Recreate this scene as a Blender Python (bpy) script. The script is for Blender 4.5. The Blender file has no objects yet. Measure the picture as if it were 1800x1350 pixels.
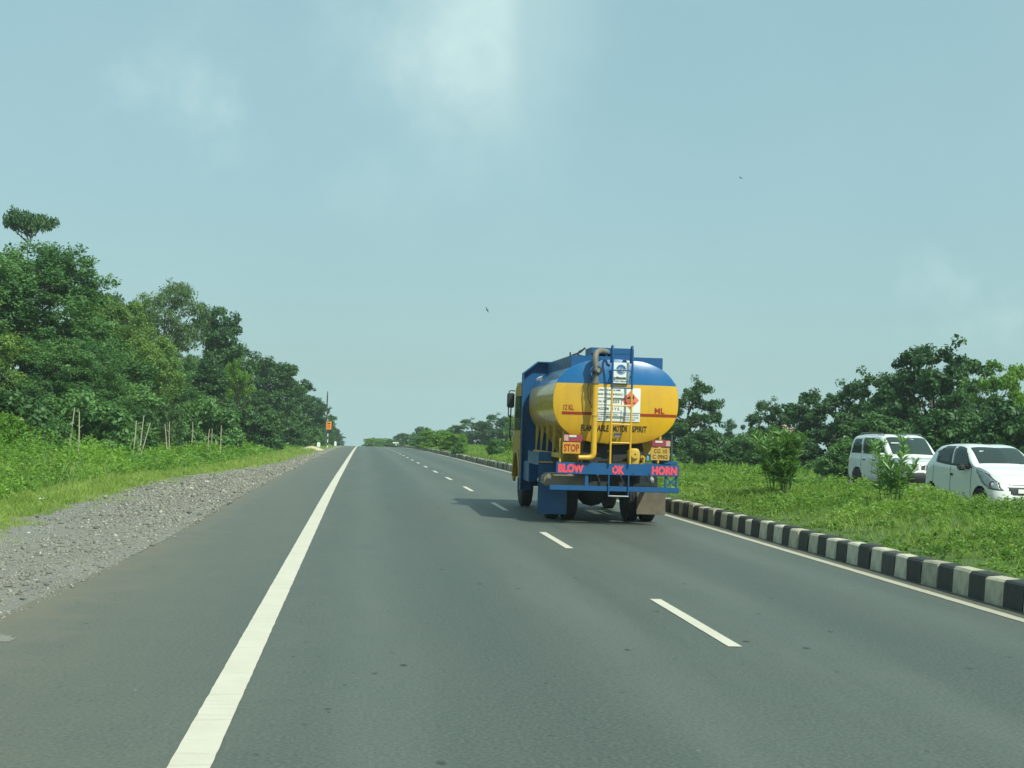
import bpy, bmesh, math, random
import numpy as np
from mathutils import Vector, Matrix, Euler

# ------------------------------------------------------------------ camera, sky, sun, exposure
sc = bpy.context.scene
COL = sc.collection
CAM_H, FPX = 1.62, 2550.0
cam_d = bpy.data.cameras.new('camera')
cam = bpy.data.objects.new('camera', cam_d)
COL.objects.link(cam)
cam_d.sensor_fit = 'HORIZONTAL'
cam_d.sensor_width = 36.0
cam_d.lens = 36.0 * FPX / 1800.0
cam_d.clip_start, cam_d.clip_end = 0.1, 5000.0
YAW, PITCH, ROLL = -math.radians(5.812), math.radians(1.8155), 0.03
cam.matrix_world = (Matrix.Translation((0, 0, CAM_H)) @ Matrix.Rotation(YAW, 4, 'Z')
                    @ Matrix.Rotation(math.pi / 2 + PITCH, 4, 'X') @ Matrix.Rotation(ROLL, 4, 'Z'))
sc.camera = cam

SUN_TO = Vector((-0.45, 0.75, -1.0)).normalized()      # the way the light travels
SUN_EL = math.asin(-SUN_TO.z)
SUN_AZ = math.atan2(-SUN_TO.x, -SUN_TO.y)
sun_d = bpy.data.lights.new('sun', 'SUN')
sun_d.energy, sun_d.angle, sun_d.color = 4.8, math.radians(0.6), (0.97, 1.0, 0.86)
sun = bpy.data.objects.new('sun', sun_d)
COL.objects.link(sun)
sun.rotation_euler = SUN_TO.to_track_quat('-Z', 'Y').to_euler()
sun.location = (20, -30, 60)

vs = sc.view_settings
vs.view_transform, vs.look, vs.exposure, vs.gamma, vs.use_curve_mapping = 'Standard', 'None', 0.0, 1.0, False
sc.render.engine = 'CYCLES'
cy = sc.cycles
cy.use_denoising = True
cy.max_bounces, cy.diffuse_bounces, cy.glossy_bounces, cy.transmission_bounces = 8, 3, 3, 4
cy.transparent_max_bounces, cy.volume_bounces = 8, 1
cy.use_adaptive_sampling, cy.adaptive_threshold = True, 0.01
cy.sample_clamp_indirect = 6.0

world = bpy.data.worlds.new('World')
sc.world = world
world.use_nodes = True
wn, wl = world.node_tree.nodes, world.node_tree.links
wn.clear()
def wnode(t, **k):
    n = wn.new(t)
    for a, v in k.items(): setattr(n, a, v)
    return n
def wmath(op, a, b=None):
    n = wnode('ShaderNodeMath', operation=op)
    for i, v in enumerate((a, b)):
        if v is None: continue
        if isinstance(v, (int, float)): n.inputs[i].default_value = v
        else: wl.new(v, n.inputs[i])
    return n.outputs[0]
tc = wnode('ShaderNodeTexCoord')
sep = wnode('ShaderNodeSeparateXYZ'); wl.new(tc.outputs['Generated'], sep.inputs[0])
zc = wmath('MAXIMUM', sep.outputs[2], 0.035)
cmb = wnode('ShaderNodeCombineXYZ')
wl.new(sep.outputs[0], cmb.inputs[0]); wl.new(sep.outputs[1], cmb.inputs[1]); wl.new(zc, cmb.inputs[2])
nrm = wnode('ShaderNodeVectorMath', operation='NORMALIZE'); wl.new(cmb.outputs[0], nrm.inputs[0])
sky = wnode('ShaderNodeTexSky', sky_type='NISHITA')
sky.sun_disc = False
sky.sun_elevation, sky.sun_rotation = SUN_EL, SUN_AZ
sky.air_density, sky.dust_density, sky.ozone_density, sky.altitude = 1.3, 2.2, 1.6, 300
wl.new(nrm.outputs[0], sky.inputs[0])
bg = wnode('ShaderNodeBackground'); bg.inputs[1].default_value = 0.102
# thin even monsoon haze over the whole dome, and soft cumulus scraps in it
veil = wnode('ShaderNodeMix', data_type='RGBA'); veil.inputs[0].default_value = 0.72
wl.new(sky.outputs[0], veil.inputs[6]); veil.inputs[7].default_value = (3.5, 6.05, 6.5, 1)
pl = wnode('ShaderNodeVectorMath', operation='DIVIDE')
wl.new(nrm.outputs[0], pl.inputs[0])
zz = wnode('ShaderNodeCombineXYZ')
for i in range(3): wl.new(zc, zz.inputs[i])
wl.new(zz.outputs[0], pl.inputs[1])
def cloud_noise(scale, detail, rough, off):
    m = wnode('ShaderNodeMapping'); m.inputs['Location'].default_value = off
    wl.new(nrm.outputs[0], m.inputs[0])
    n = wnode('ShaderNodeTexNoise'); n.inputs['Scale'].default_value = scale
    n.inputs['Detail'].default_value = detail; n.inputs['Roughness'].default_value = rough
    wl.new(m.outputs[0], n.inputs['Vector'])
    return n.outputs[0]
dn = wnode('ShaderNodeTexNoise'); dn.inputs['Scale'].default_value = 7.0; dn.inputs['Detail'].default_value = 7.0
dn.inputs['Roughness'].default_value = 0.55
wl.new(nrm.outputs[0], dn.inputs['Vector'])
dsub = wnode('ShaderNodeVectorMath', operation='SUBTRACT'); wl.new(dn.outputs['Color'], dsub.inputs[0]); dsub.inputs[1].default_value = (.5, .5, .5)
dsc = wnode('ShaderNodeVectorMath', operation='SCALE'); wl.new(dsub.outputs[0], dsc.inputs[0]); dsc.inputs['Scale'].default_value = 0.11
dadd = wnode('ShaderNodeVectorMath', operation='ADD'); wl.new(tc.outputs['Generated'], dadd.inputs[0]); wl.new(dsc.outputs[0], dadd.inputs[1])
dnm = wnode('ShaderNodeVectorMath', operation='NORMALIZE'); wl.new(dadd.outputs[0], dnm.inputs[0])
def blob(direction, inner, outer):
    """soft ragged cloud about a direction of the sky"""
    d = wnode('ShaderNodeVectorMath', operation='DOT_PRODUCT')
    wl.new(dnm.outputs[0], d.inputs[0]); d.inputs[1].default_value = Vector(direction).normalized()
    r = wnode('ShaderNodeMapRange', interpolation_type='SMOOTHERSTEP')
    wl.new(d.outputs['Value'], r.inputs[0])
    r.inputs[1].default_value, r.inputs[2].default_value = math.cos(math.radians(outer)), math.cos(math.radians(inner))
    return r.outputs[0]
def ramp(v, a, b):
    r = wnode('ShaderNodeMapRange', interpolation_type='SMOOTHSTEP'); wl.new(v, r.inputs[0])
    r.inputs[1].default_value, r.inputs[2].default_value = a, b
    return r.outputs[0]
n1 = ramp(cloud_noise(7.0, 9, 0.56, (2.3, 0.4, 0)), 0.34, 0.66)
n3 = ramp(cloud_noise(17.0, 9, 0.6, (0.7, 3.1, 1.2)), 0.40, 0.72)
n2 = ramp(cloud_noise(3.0, 5, 0.5, (7.0, 1.0, 0)), 0.35, 0.75)
# the bank of cloud is cut off clearly on its right-hand side
az = wmath('DIVIDE', sep.outputs[0], wmath('MAXIMUM', sep.outputs[1], 0.05))
edge = ramp(wmath('ADD', az, wmath('MULTIPLY', n1, 0.012)), 0.118, 0.092)
b1 = wmath('MULTIPLY', wmath('MULTIPLY', blob((0.0720, 0.9600, 0.2740), 0.3, 6.4), edge), wmath('ADD', wmath('MULTIPLY', n1, 0.65), 0.3))
b2 = wmath('MULTIPLY', blob((0.0050, 0.9600, 0.2760), 0.5, 11.0), wmath('ADD', wmath('MULTIPLY', n1, 0.8), 0.1))
b3 = wmath('MULTIPLY', blob((-0.129, 0.970, 0.206), 0.2, 3.6), n3)
b4 = wmath('MULTIPLY', blob((0.3916, 0.915, 0.097), 0.1, 2.8), n3)
cl = wmath('ADD', wmath('MULTIPLY', b1, 0.55), wmath('ADD', wmath('MULTIPLY', b2, 0.42), wmath('ADD', wmath('MULTIPLY', b3, 0.32), wmath('MULTIPLY', b4, 0.3))))
cl = wmath('MINIMUM', wmath('ADD', cl, wmath('MULTIPLY', n2, 0.12)), 0.9)
cmix = wnode('ShaderNodeMix', data_type='RGBA')
wl.new(cl, cmix.inputs[0]); wl.new(veil.outputs[2], cmix.inputs[6]); cmix.inputs[7].default_value = (6.2, 8.3, 8.2, 1)
wl.new(cmix.outputs[2], bg.inputs[0])
wo = wnode('ShaderNodeOutputWorld'); wl.new(bg.outputs[0], wo.inputs[0])

# ------------------------------------------------------------------ projection and terrain helpers
def view_dir(px, py):
    """world direction of a point of the 1800 x 1350 photograph"""
    v = Vector(((px - 900) / FPX, -(py - 675) / FPX, -1.0))
    return cam.matrix_world.to_3x3() @ v
def at(px, py, d):
    r = view_dir(px, py)
    return Vector((r.x * d / r.y, d, CAM_H + r.z * d / r.y))
YL = np.concatenate([np.arange(-60, 60, 3.0), np.arange(60, 420, 6.0), np.arange(420, 931, 30.0)])
_dd = np.arange(0, 1000, 2.0)
_s = np.interp(_dd, [0, 28, 48, 110, 220, 330, 1000], [0, 0, .0063, .0069, .0122, .021, .021])
_z = -np.concatenate([[0], np.cumsum((_s[1:] + _s[:-1]) / 2 * 2)])
ZL = np.interp(YL, _dd, _z)
def zf(y): return np.interp(y, YL, ZL)                # the road's long profile: level, then over a crest
XP = np.array([-420, -60, -16, -9.5, -7.6, -5.6, -4.4, -2.62, 6.42, 6.64, 7.3, 8.6, 11.0, 12.35, 12.55, 20.4, 21.2, 24, 60, 420.0])
ZP = np.array([-.6, -.5, -.38, -.30, -.16, -.07, -.05, 0, 0, .24, .30, .50, .50, .22, .08, .08, .04, -.1, -.2, -.3])
def zg(x, y): return np.interp(x, XP, ZP) + zf(y)
rng = np.random.default_rng(7)

# ------------------------------------------------------------------ object and mesh helpers
def tag(o, label=None, cat=None, group=None, kind=None):
    for k, v in (('label', label), ('category', cat), ('group', group), ('kind', kind)):
        if v: o[k] = v
    return o
def empty(name, loc, rz=0.0, sc_=1.0):
    o = bpy.data.objects.new(name, None); COL.objects.link(o)
    o.location = loc; o.rotation_euler = (0, 0, rz)
    o.scale = (sc_,) * 3 if isinstance(sc_, (int, float)) else sc_
    o.empty_display_size = 0.3
    return o
def link(name, me, parent=None):
    o = bpy.data.objects.new(name, me); COL.objects.link(o)
    if parent is not None: o.parent = parent
    return o
def np_mesh(name, v, f, mat, tint=None, smooth=False):
    v = np.asarray(v, np.float32); f = np.asarray(f, np.int32)
    me = bpy.data.meshes.new(name)
    n, k = f.shape
    me.vertices.add(len(v)); me.vertices.foreach_set('co', v.ravel())
    me.loops.add(n * k); me.loops.foreach_set('vertex_index', f.ravel())
    me.polygons.add(n); me.polygons.foreach_set('loop_start', np.arange(0, n * k, k, dtype=np.int32))
    if smooth: me.polygons.foreach_set('use_smooth', np.ones(n, bool))
    me.update(calc_edges=True)
    if tint is not None:
        a = me.attributes.new('tint', 'FLOAT', 'POINT'); a.data.foreach_set('value', np.asarray(tint, np.float32))
    me.materials.append(mat)
    return me

class MB:
    """collects shapes, links them as ONE mesh object"""
    def __init__(s): s.v, s.f, s.m = [], [], []
    def add(s, verts, faces, m=0):
        o = len(s.v); s.v += [tuple(map(float, p)) for p in verts]
        for f in faces: s.f.append(tuple(i + o for i in f)); s.m.append(m)
        return s
    def box(s, x0, x1, y0, y1, z0, z1, m=0):
        v = [(x, y, z) for x in (x0, x1) for y in (y0, y1) for z in (z0, z1)]
        return s.add(v, [(0, 1, 3, 2), (4, 6, 7, 5), (0, 4, 5, 1), (2, 3, 7, 6), (0, 2, 6, 4), (1, 5, 7, 3)], m)
    def prism(s, poly, axis, a, b, m=0):
        """polygon in the two other axes, extruded along axis from a to b"""
        n = len(poly)
        def pt(p, t):
            return {'x': (t, p[0], p[1]), 'y': (p[0], t, p[1]), 'z': (p[0], p[1], t)}[axis]
        v = [pt(p, a) for p in poly] + [pt(p, b) for p in poly]
        f = [tuple(range(n)), tuple(range(2 * n - 1, n - 1, -1))] + [(i, i + n, (i + 1) % n + n, (i + 1) % n) for i in range(n)]
        return s.add(v, f, m)
    def tube(s, path, r, n=10, m=0, caps=True):
        P = [Vector(p) for p in path]
        R = [r] * len(P) if isinstance(r, (int, float)) else list(r)
        rings, prev = [], None
        for i, p in enumerate(P):
            t = (P[min(i + 1, len(P) - 1)] - P[max(i - 1, 0)]).normalized()
            if prev is None:
                u = t.orthogonal().normalized()
            else:
                u = (prev - t * prev.dot(t)).normalized()
            prev = u; w = t.cross(u)
            rings.append([p + (u * math.cos(2 * math.pi * k / n) + w * math.sin(2 * math.pi * k / n)) * R[i] for k in range(n)])
        v = [q for rg in rings for q in rg]
        f = [(i * n + k, i * n + (k + 1) % n, (i + 1) * n + (k + 1) % n, (i + 1) * n + k) for i in range(len(P) - 1) for k in range(n)]
        if caps: f += [tuple(range(n))[::-1], tuple((len(P) - 1) * n + k for k in range(n))]
        return s.add(v, f, m)
    def lathe(s, prof, centre, axis='x', n=32, m=0):
        """profile of (along axis, radius) turned about an axis through centre"""
        c = Vector(centre); v = []
        for a, r in prof:
            for k in range(n):
                t = 2 * math.pi * k / n; q = (r * math.cos(t), r * math.sin(t))
                v.append(c + Vector({'x': (a, *q), 'y': (q[0], a, q[1]), 'z': (*q, a)}[axis]))
        f = [(i * n + k, i * n + (k + 1) % n, (i + 1) * n + (k + 1) % n, (i + 1) * n + k) for i in range(len(prof) - 1) for k in range(n)]
        f += [tuple(range(n))[::-1], tuple((len(prof) - 1) * n + k for k in range(n))]
        return s.add(v, f, m)
    def mesh(s, name, mats, smooth=False, bevel=0.0, seg=2):
        me = bpy.data.meshes.new(name)
        me.from_pydata(s.v, [], s.f)
        for mt in (mats if isinstance(mats, (list, tuple)) else [mats]): me.materials.append(mt)
        me.polygons.foreach_set('material_index', s.m)
        bm = bmesh.new(); bm.from_mesh(me)
        bmesh.ops.recalc_face_normals(bm, faces=bm.faces)
        if bevel:
            es = [e for e in bm.edges if len(e.link_faces) == 2 and e.calc_face_angle(0) > 0.5]
            bmesh.ops.bevel(bm, geom=es, offset=bevel, segments=seg, affect='EDGES', clamp_overlap=True)
        if smooth:
            for f in bm.faces: f.smooth = True
            for e in bm.edges:
                if len(e.link_faces) == 2 and e.calc_face_angle(0) > 0.7: e.smooth = False
        bm.to_mesh(me); bm.free()
        return me
    def build(s, name, mats, parent=None, **k):
        return link(name, s.mesh(name, mats, **k), parent)

_txt = {}
def text_points(t, w, h, bold=0.0):
    """the letters of a word as flat geometry, fitted into w x h about the origin"""
    key = (t, bold)
    if key not in _txt:
        cu = bpy.data.curves.new('t', 'FONT'); cu.body = t; cu.size = 1.0; cu.offset = bold; cu.resolution_u = 3
        ob = bpy.data.objects.new('t', cu); COL.objects.link(ob)
        bpy.context.view_layer.update()
        me = bpy.data.meshes.new_from_object(ob.evaluated_get(bpy.context.evaluated_depsgraph_get()))
        v = np.array([p.co for p in me.vertices]); f = [tuple(p.vertices) for p in me.polygons]
        bpy.data.objects.remove(ob); bpy.data.curves.remove(cu); bpy.data.meshes.remove(me)
        lo, hi = v.min(0), v.max(0)
        _txt[key] = ((v - (lo + hi) / 2) / np.where(hi - lo > 0, hi - lo, 1), f)
    v, f = _txt[key]
    return v[:, 0] * w, v[:, 1] * h, f

# ------------------------------------------------------------------ materials
def node_mat(name):
    m = bpy.data.materials.new(name); m.use_nodes = True
    nt = m.node_tree
    return m, nt.nodes, nt.links, nt.nodes['Principled BSDF']
def rgb(*c): return (*c, 1.0)
def noise(n, l, vec, scale, detail=4, rough=.55):
    t = n.new('ShaderNodeTexNoise'); t.inputs['Scale'].default_value = scale
    t.inputs['Detail'].default_value = detail; t.inputs['Roughness'].default_value = rough
    if vec is not None: l.new(vec, t.inputs['Vector'])
    return t.outputs[0]
def mrange(n, l, v, a, b, c=0.0, d=1.0):
    r = n.new('ShaderNodeMapRange'); l.new(v, r.inputs[0])
    for i, x in enumerate((a, b, c, d)): r.inputs[i + 1].default_value = x
    return r.outputs[0]
def mix(n, l, fac, a, b, mode='MIX'):
    x = n.new('ShaderNodeMix'); x.data_type = 'RGBA'; x.blend_type = mode
    if isinstance(fac, (int, float)): x.inputs[0].default_value = fac
    else: l.new(fac, x.inputs[0])
    for i, c in ((6, a), (7, b)):
        if isinstance(c, tuple): x.inputs[i].default_value = c
        else: l.new(c, x.inputs[i])
    return x.outputs[2]
def mth(n, l, op, a, b=0.0):
    x = n.new('ShaderNodeMath'); x.operation = op
    for i, c in enumerate((a, b)):
        if isinstance(c, (int, float)): x.inputs[i].default_value = c
        else: l.new(c, x.inputs[i])
    return x.outputs[0]
def bump(n, l, p, h, strength=.3, dist=.01):
    b = n.new('ShaderNodeBump'); b.inputs['Strength'].default_value = strength; b.inputs['Distance'].default_value = dist
    l.new(h, b.inputs['Height']); l.new(b.outputs[0], p.inputs['Normal'])

def paint(name, col, rough=.45, dirt=(.16, .14, .11), amt=.35, scale=3.0, coat=0.0, metal=0.0, spec=.5, streak=0.0):
    """weathered surface: a base colour under patchy grime, with uneven gloss"""
    m, n, l, p = node_mat(name)
    g = n.new('ShaderNodeNewGeometry'); o = n.new('ShaderNodeTexCoord')
    a = noise(n, l, o.outputs['Object'], scale, 6, .62)
    b = noise(n, l, o.outputs['Object'], scale * 9, 3, .5)
    f = mth(n, l, 'MULTIPLY', mrange(n, l, a, .42, .78), amt)
    f2 = mth(n, l, 'ADD', f, mrange(n, l, b, .6, .85, 0, amt * .3))
    if streak:
        st = n.new('ShaderNodeMapping'); st.inputs['Scale'].default_value = (1, 1, .09); l.new(o.outputs['Object'], st.inputs[0])
        sk = noise(n, l, st.outputs[0], 11, 5, .7)
        f2 = mth(n, l, 'ADD', f2, mth(n, l, 'MULTIPLY', mrange(n, l, sk, .5, .8), streak))
    l.new(mix(n, l, f2, rgb(*col), rgb(*dirt)), p.inputs['Base Color'])
    l.new(mrange(n, l, a, .3, .75, rough * .85, min(1, rough * 1.3 + .05)), p.inputs['Roughness'])
    p.inputs['Metallic'].default_value = metal; p.inputs['Coat Weight'].default_value = coat
    p.inputs['Coat Roughness'].default_value = .08; p.inputs['Specular IOR Level'].default_value = spec
    bump(n, l, p, b, .08, .004)
    return m

def foliage(name, dark, light, trans=.3, rough=.5):
    """leaves: colour varies leaf by leaf and plant by plant, light passes through"""
    m, n, l, p = node_mat(name)
    at_ = n.new('ShaderNodeAttribute'); at_.attribute_name = 'tint'
    oi = n.new('ShaderNodeObjectInfo')
    f = mth(n, l, 'ADD', at_.outputs['Fac'], mrange(n, l, oi.outputs['Random'], 0, 1, -.12, .12))
    c = mix(n, l, f, rgb(*dark), rgb(*light))
    l.new(c, p.inputs['Base Color']); p.inputs['Roughness'].default_value = rough
    p.inputs['Specular IOR Level'].default_value = .35
    t = n.new('ShaderNodeBsdfTranslucent'); l.new(mix(n, l, 1.0, c, rgb(1.5, 1.35, .55), 'MULTIPLY'), t.inputs['Color'])
    ms = n.new('ShaderNodeMixShader'); ms.inputs[0].default_value = trans
    l.new(p.outputs[0], ms.inputs[1]); l.new(t.outputs[0], ms.inputs[2])
    l.new(ms.outputs[0], n['Material Output'].inputs['Surface'])
    return m

def m_asphalt():
    m, n, l, p = node_mat('asphalt')
    o = n.new('ShaderNodeTexCoord').outputs['Object']
    s = n.new('ShaderNodeSeparateXYZ'); l.new(o, s.inputs[0]); X = s.outputs[0]
    st = n.new('ShaderNodeMapping'); st.inputs['Scale'].default_value = (1, .10, 1); l.new(o, st.inputs[0])
    big = noise(n, l, st.outputs[0], 1.1, 6, .62)
    mid = noise(n, l, o, 1.3, 6, .62); blot = noise(n, l, o, 6, 5, .6); fine = noise(n, l, o, 38, 4, .65); grit = noise(n, l, o, 170, 2, .5)
    c = mix(n, l, mrange(n, l, big, .34, .68), rgb(.058, .074, .060), rgb(.098, .116, .096))
    c = mix(n, l, mrange(n, l, mid, .42, .72, 0, .5), c, rgb(.078, .088, .075))
    c = mix(n, l, mrange(n, l, blot, .48, .74, 0, .3), c, rgb(.055, .066, .058))
    def band(x0, w):
        d = mth(n, l, 'ABSOLUTE', mth(n, l, 'SUBTRACT', X, x0))
        return mrange(n, l, d, w, w * .15)
    oil = mth(n, l, 'MULTIPLY', mth(n, l, 'MAXIMUM', band(1.05, .7), band(4.5, .7)), mth(n, l, 'MULTIPLY', big, 1.3))
    c = mix(n, l, mth(n, l, 'MULTIPLY', oil, .55), c, rgb(.045, .056, .051))
    pol = mth(n, l, 'MAXIMUM', mth(n, l, 'MAXIMUM', band(.1, .45), band(2.0, .45)), mth(n, l, 'MAXIMUM', band(3.6, .4), band(5.4, .4)))
    c = mix(n, l, mth(n, l, 'MULTIPLY', pol, mth(n, l, 'MULTIPLY', mid, .55)), c, rgb(.12, .136, .118))
    # dust carried off the gravel, over the paved shoulder
    e = mth(n, l, 'ADD', X, mth(n, l, 'ADD', mth(n, l, 'MULTIPLY', mid, 1.5), mth(n, l, 'MULTIPLY', blot, .5)))
    c = mix(n, l, mrange(n, l, e, .9, -1.4, 0, .7), c, rgb(.135, .128, .095))
    c = mix(n, l, mrange(n, l, e, -1.15, -1.75, 0, .75), c, rgb(.17, .145, .10))
    c = mix(n, l, mrange(n, l, mth(n, l, 'ADD', X, mth(n, l, 'MULTIPLY', blot, .35)), 6.2, 6.5, 0, .8), c, rgb(.12, .10, .07))
    # aggregate, dark spots, pale specks
    c = mix(n, l, mrange(n, l, fine, .46, .70, 0, .55), c, rgb(.165, .18, .155))
    c = mix(n, l, mrange(n, l, fine, .44, .28, 0, .6), c, rgb(.035, .042, .038))
    q = n.new('ShaderNodeMapping'); q.inputs['Scale'].default_value = (1, .6, 1); l.new(o, q.inputs[0])
    v = n.new('ShaderNodeTexVoronoi'); v.inputs['Scale'].default_value = 2.6; l.new(q.outputs[0], v.inputs['Vector'])
    sp = mth(n, l, 'MULTIPLY', mrange(n, l, mth(n, l, 'ADD', v.outputs['Distance'], mth(n, l, 'MULTIPLY', blot, .12)), .15, .11), mrange(n, l, mid, .46, .54))
    c = mix(n, l, mth(n, l, 'MULTIPLY', sp, .85), c, rgb(.018, .022, .022))
    v2 = n.new('ShaderNodeTexVoronoi'); v2.inputs['Scale'].default_value = 7; l.new(q.outputs[0], v2.inputs['Vector'])
    sp2 = mth(n, l, 'MULTIPLY', mrange(n, l, v2.outputs['Distance'], .12, .08), mrange(n, l, blot, .52, .6))
    c = mix(n, l, mth(n, l, 'MULTIPLY', sp2, .7), c, rgb(.03, .036, .034))
    v3 = n.new('ShaderNodeTexVoronoi'); v3.inputs['Scale'].default_value = 4.3; l.new(o, v3.inputs['Vector'])
    sp3 = mth(n, l, 'MULTIPLY', mrange(n, l, v3.outputs['Distance'], .05, .035), mrange(n, l, blot, .45, .36))
    c = mix(n, l, mth(n, l, 'MULTIPLY', sp3, .8), c, rgb(.4, .41, .37))
    l.new(c, p.inputs['Base Color'])
    l.new(mrange(n, l, big, .3, .7, .52, .68), p.inputs['Roughness'])
    p.inputs['Specular IOR Level'].default_value = .38
    h = mth(n, l, 'ADD', fine, mth(n, l, 'MULTIPLY', grit, .5))
    bump(n, l, p, h, .5, .008)
    return m
def m_marking(name, col, wear=.4):
    m, n, l, p = node_mat(name)
    o = n.new('ShaderNodeTexCoord').outputs['Object']
    a = noise(n, l, o, 2.2, 6, .65); b = noise(n, l, o, 45, 4, .65)
    st = n.new('ShaderNodeMapping'); st.inputs['Scale'].default_value = (1.6, 16, 1); l.new(o, st.inputs[0])
    s = noise(n, l, st.outputs[0], 1.0, 4, .6)
    c = mix(n, l, mrange(n, l, a, .4, .75, 0, .35), rgb(*col), rgb(col[0] * .72, col[1] * .72, col[2] * .6))
    c = mix(n, l, mrange(n, l, b, .60, .78, 0, wear), c, rgb(.2, .21, .19))
    c = mix(n, l, mrange(n, l, s, .58, .8, 0, wear), c, rgb(.22, .22, .19))
    l.new(c, p.inputs['Base Color']); p.inputs['Roughness'].default_value = .6
    bump(n, l, p, b, .15, .003)
    return m
def m_ground(name, cols, scale, rough=.95):
    m, n, l, p = node_mat(name)
    o = n.new('ShaderNodeTexCoord').outputs['Object']
    a = noise(n, l, o, scale, 6, .6); b = noise(n, l, o, scale * 14, 4, .6); d = noise(n, l, o, scale * 90, 3, .6)
    c = mix(n, l, mrange(n, l, a, .35, .65), rgb(*cols[0]), rgb(*cols[1]))
    c = mix(n, l, mrange(n, l, b, .4, .7, 0, .7), c, rgb(*cols[2]))
    c = mix(n, l, mrange(n, l, d, .45, .75, 0, .6), c, rgb(*cols[3]))
    l.new(c, p.inputs['Base Color']); p.inputs['Roughness'].default_value = rough
    bump(n, l, p, mth(n, l, 'ADD', b, d), .6, .03)
    return m
def m_stone():
    m, n, l, p = node_mat('gravel_stone')
    a = n.new('ShaderNodeAttribute'); a.attribute_name = 'tint'
    r = n.new('ShaderNodeValToRGB'); l.new(a.outputs['Fac'], r.inputs[0])
    e = r.color_ramp.elements
    e[0].color = rgb(.10, .098, .085); e[1].color = rgb(.46, .45, .39)
    for q, c in ((.4, (.205, .196, .16)), (.75, (.29, .277, .228))):
        x = e.new(q); x.color = rgb(*c)
    l.new(r.outputs[0], p.inputs['Base Color']); p.inputs['Roughness'].default_value = .85
    return m
def m_bark():
    m, n, l, p = node_mat('bark')
    o = n.new('ShaderNodeTexCoord').outputs['Object']
    st = n.new('ShaderNodeMapping'); st.inputs['Scale'].default_value = (6, 6, 1.2); l.new(o, st.inputs[0])
    a = noise(n, l, st.outputs[0], 2.0, 6, .65)
    l.new(mix(n, l, mrange(n, l, a, .35, .7), rgb(.055, .045, .035), rgb(.17, .15, .12)), p.inputs['Base Color'])
    p.inputs['Roughness'].default_value = .9
    bump(n, l, p, a, .7, .03)
    return m
def m_glass(name, tint, fac):
    m, n, l, p = node_mat(name)
    o = n.new('ShaderNodeTexCoord').outputs['Object']
    p.inputs['Base Color'].default_value = rgb(*tint); p.inputs['Specular IOR Level'].default_value = .6
    l.new(mrange(n, l, noise(n, l, o, 3, 4), .3, .7, .02, .07), p.inputs['Roughness'])
    t = n.new('ShaderNodeBsdfTransparent'); t.inputs[0].default_value = rgb(.55, .72, .68)
    ms = n.new('ShaderNodeMixShader'); ms.inputs[0].default_value = fac
    l.new(p.outputs[0], ms.inputs[1]); l.new(t.outputs[0], ms.inputs[2])
    l.new(ms.outputs[0], n['Material Output'].inputs['Surface'])
    return m

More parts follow.
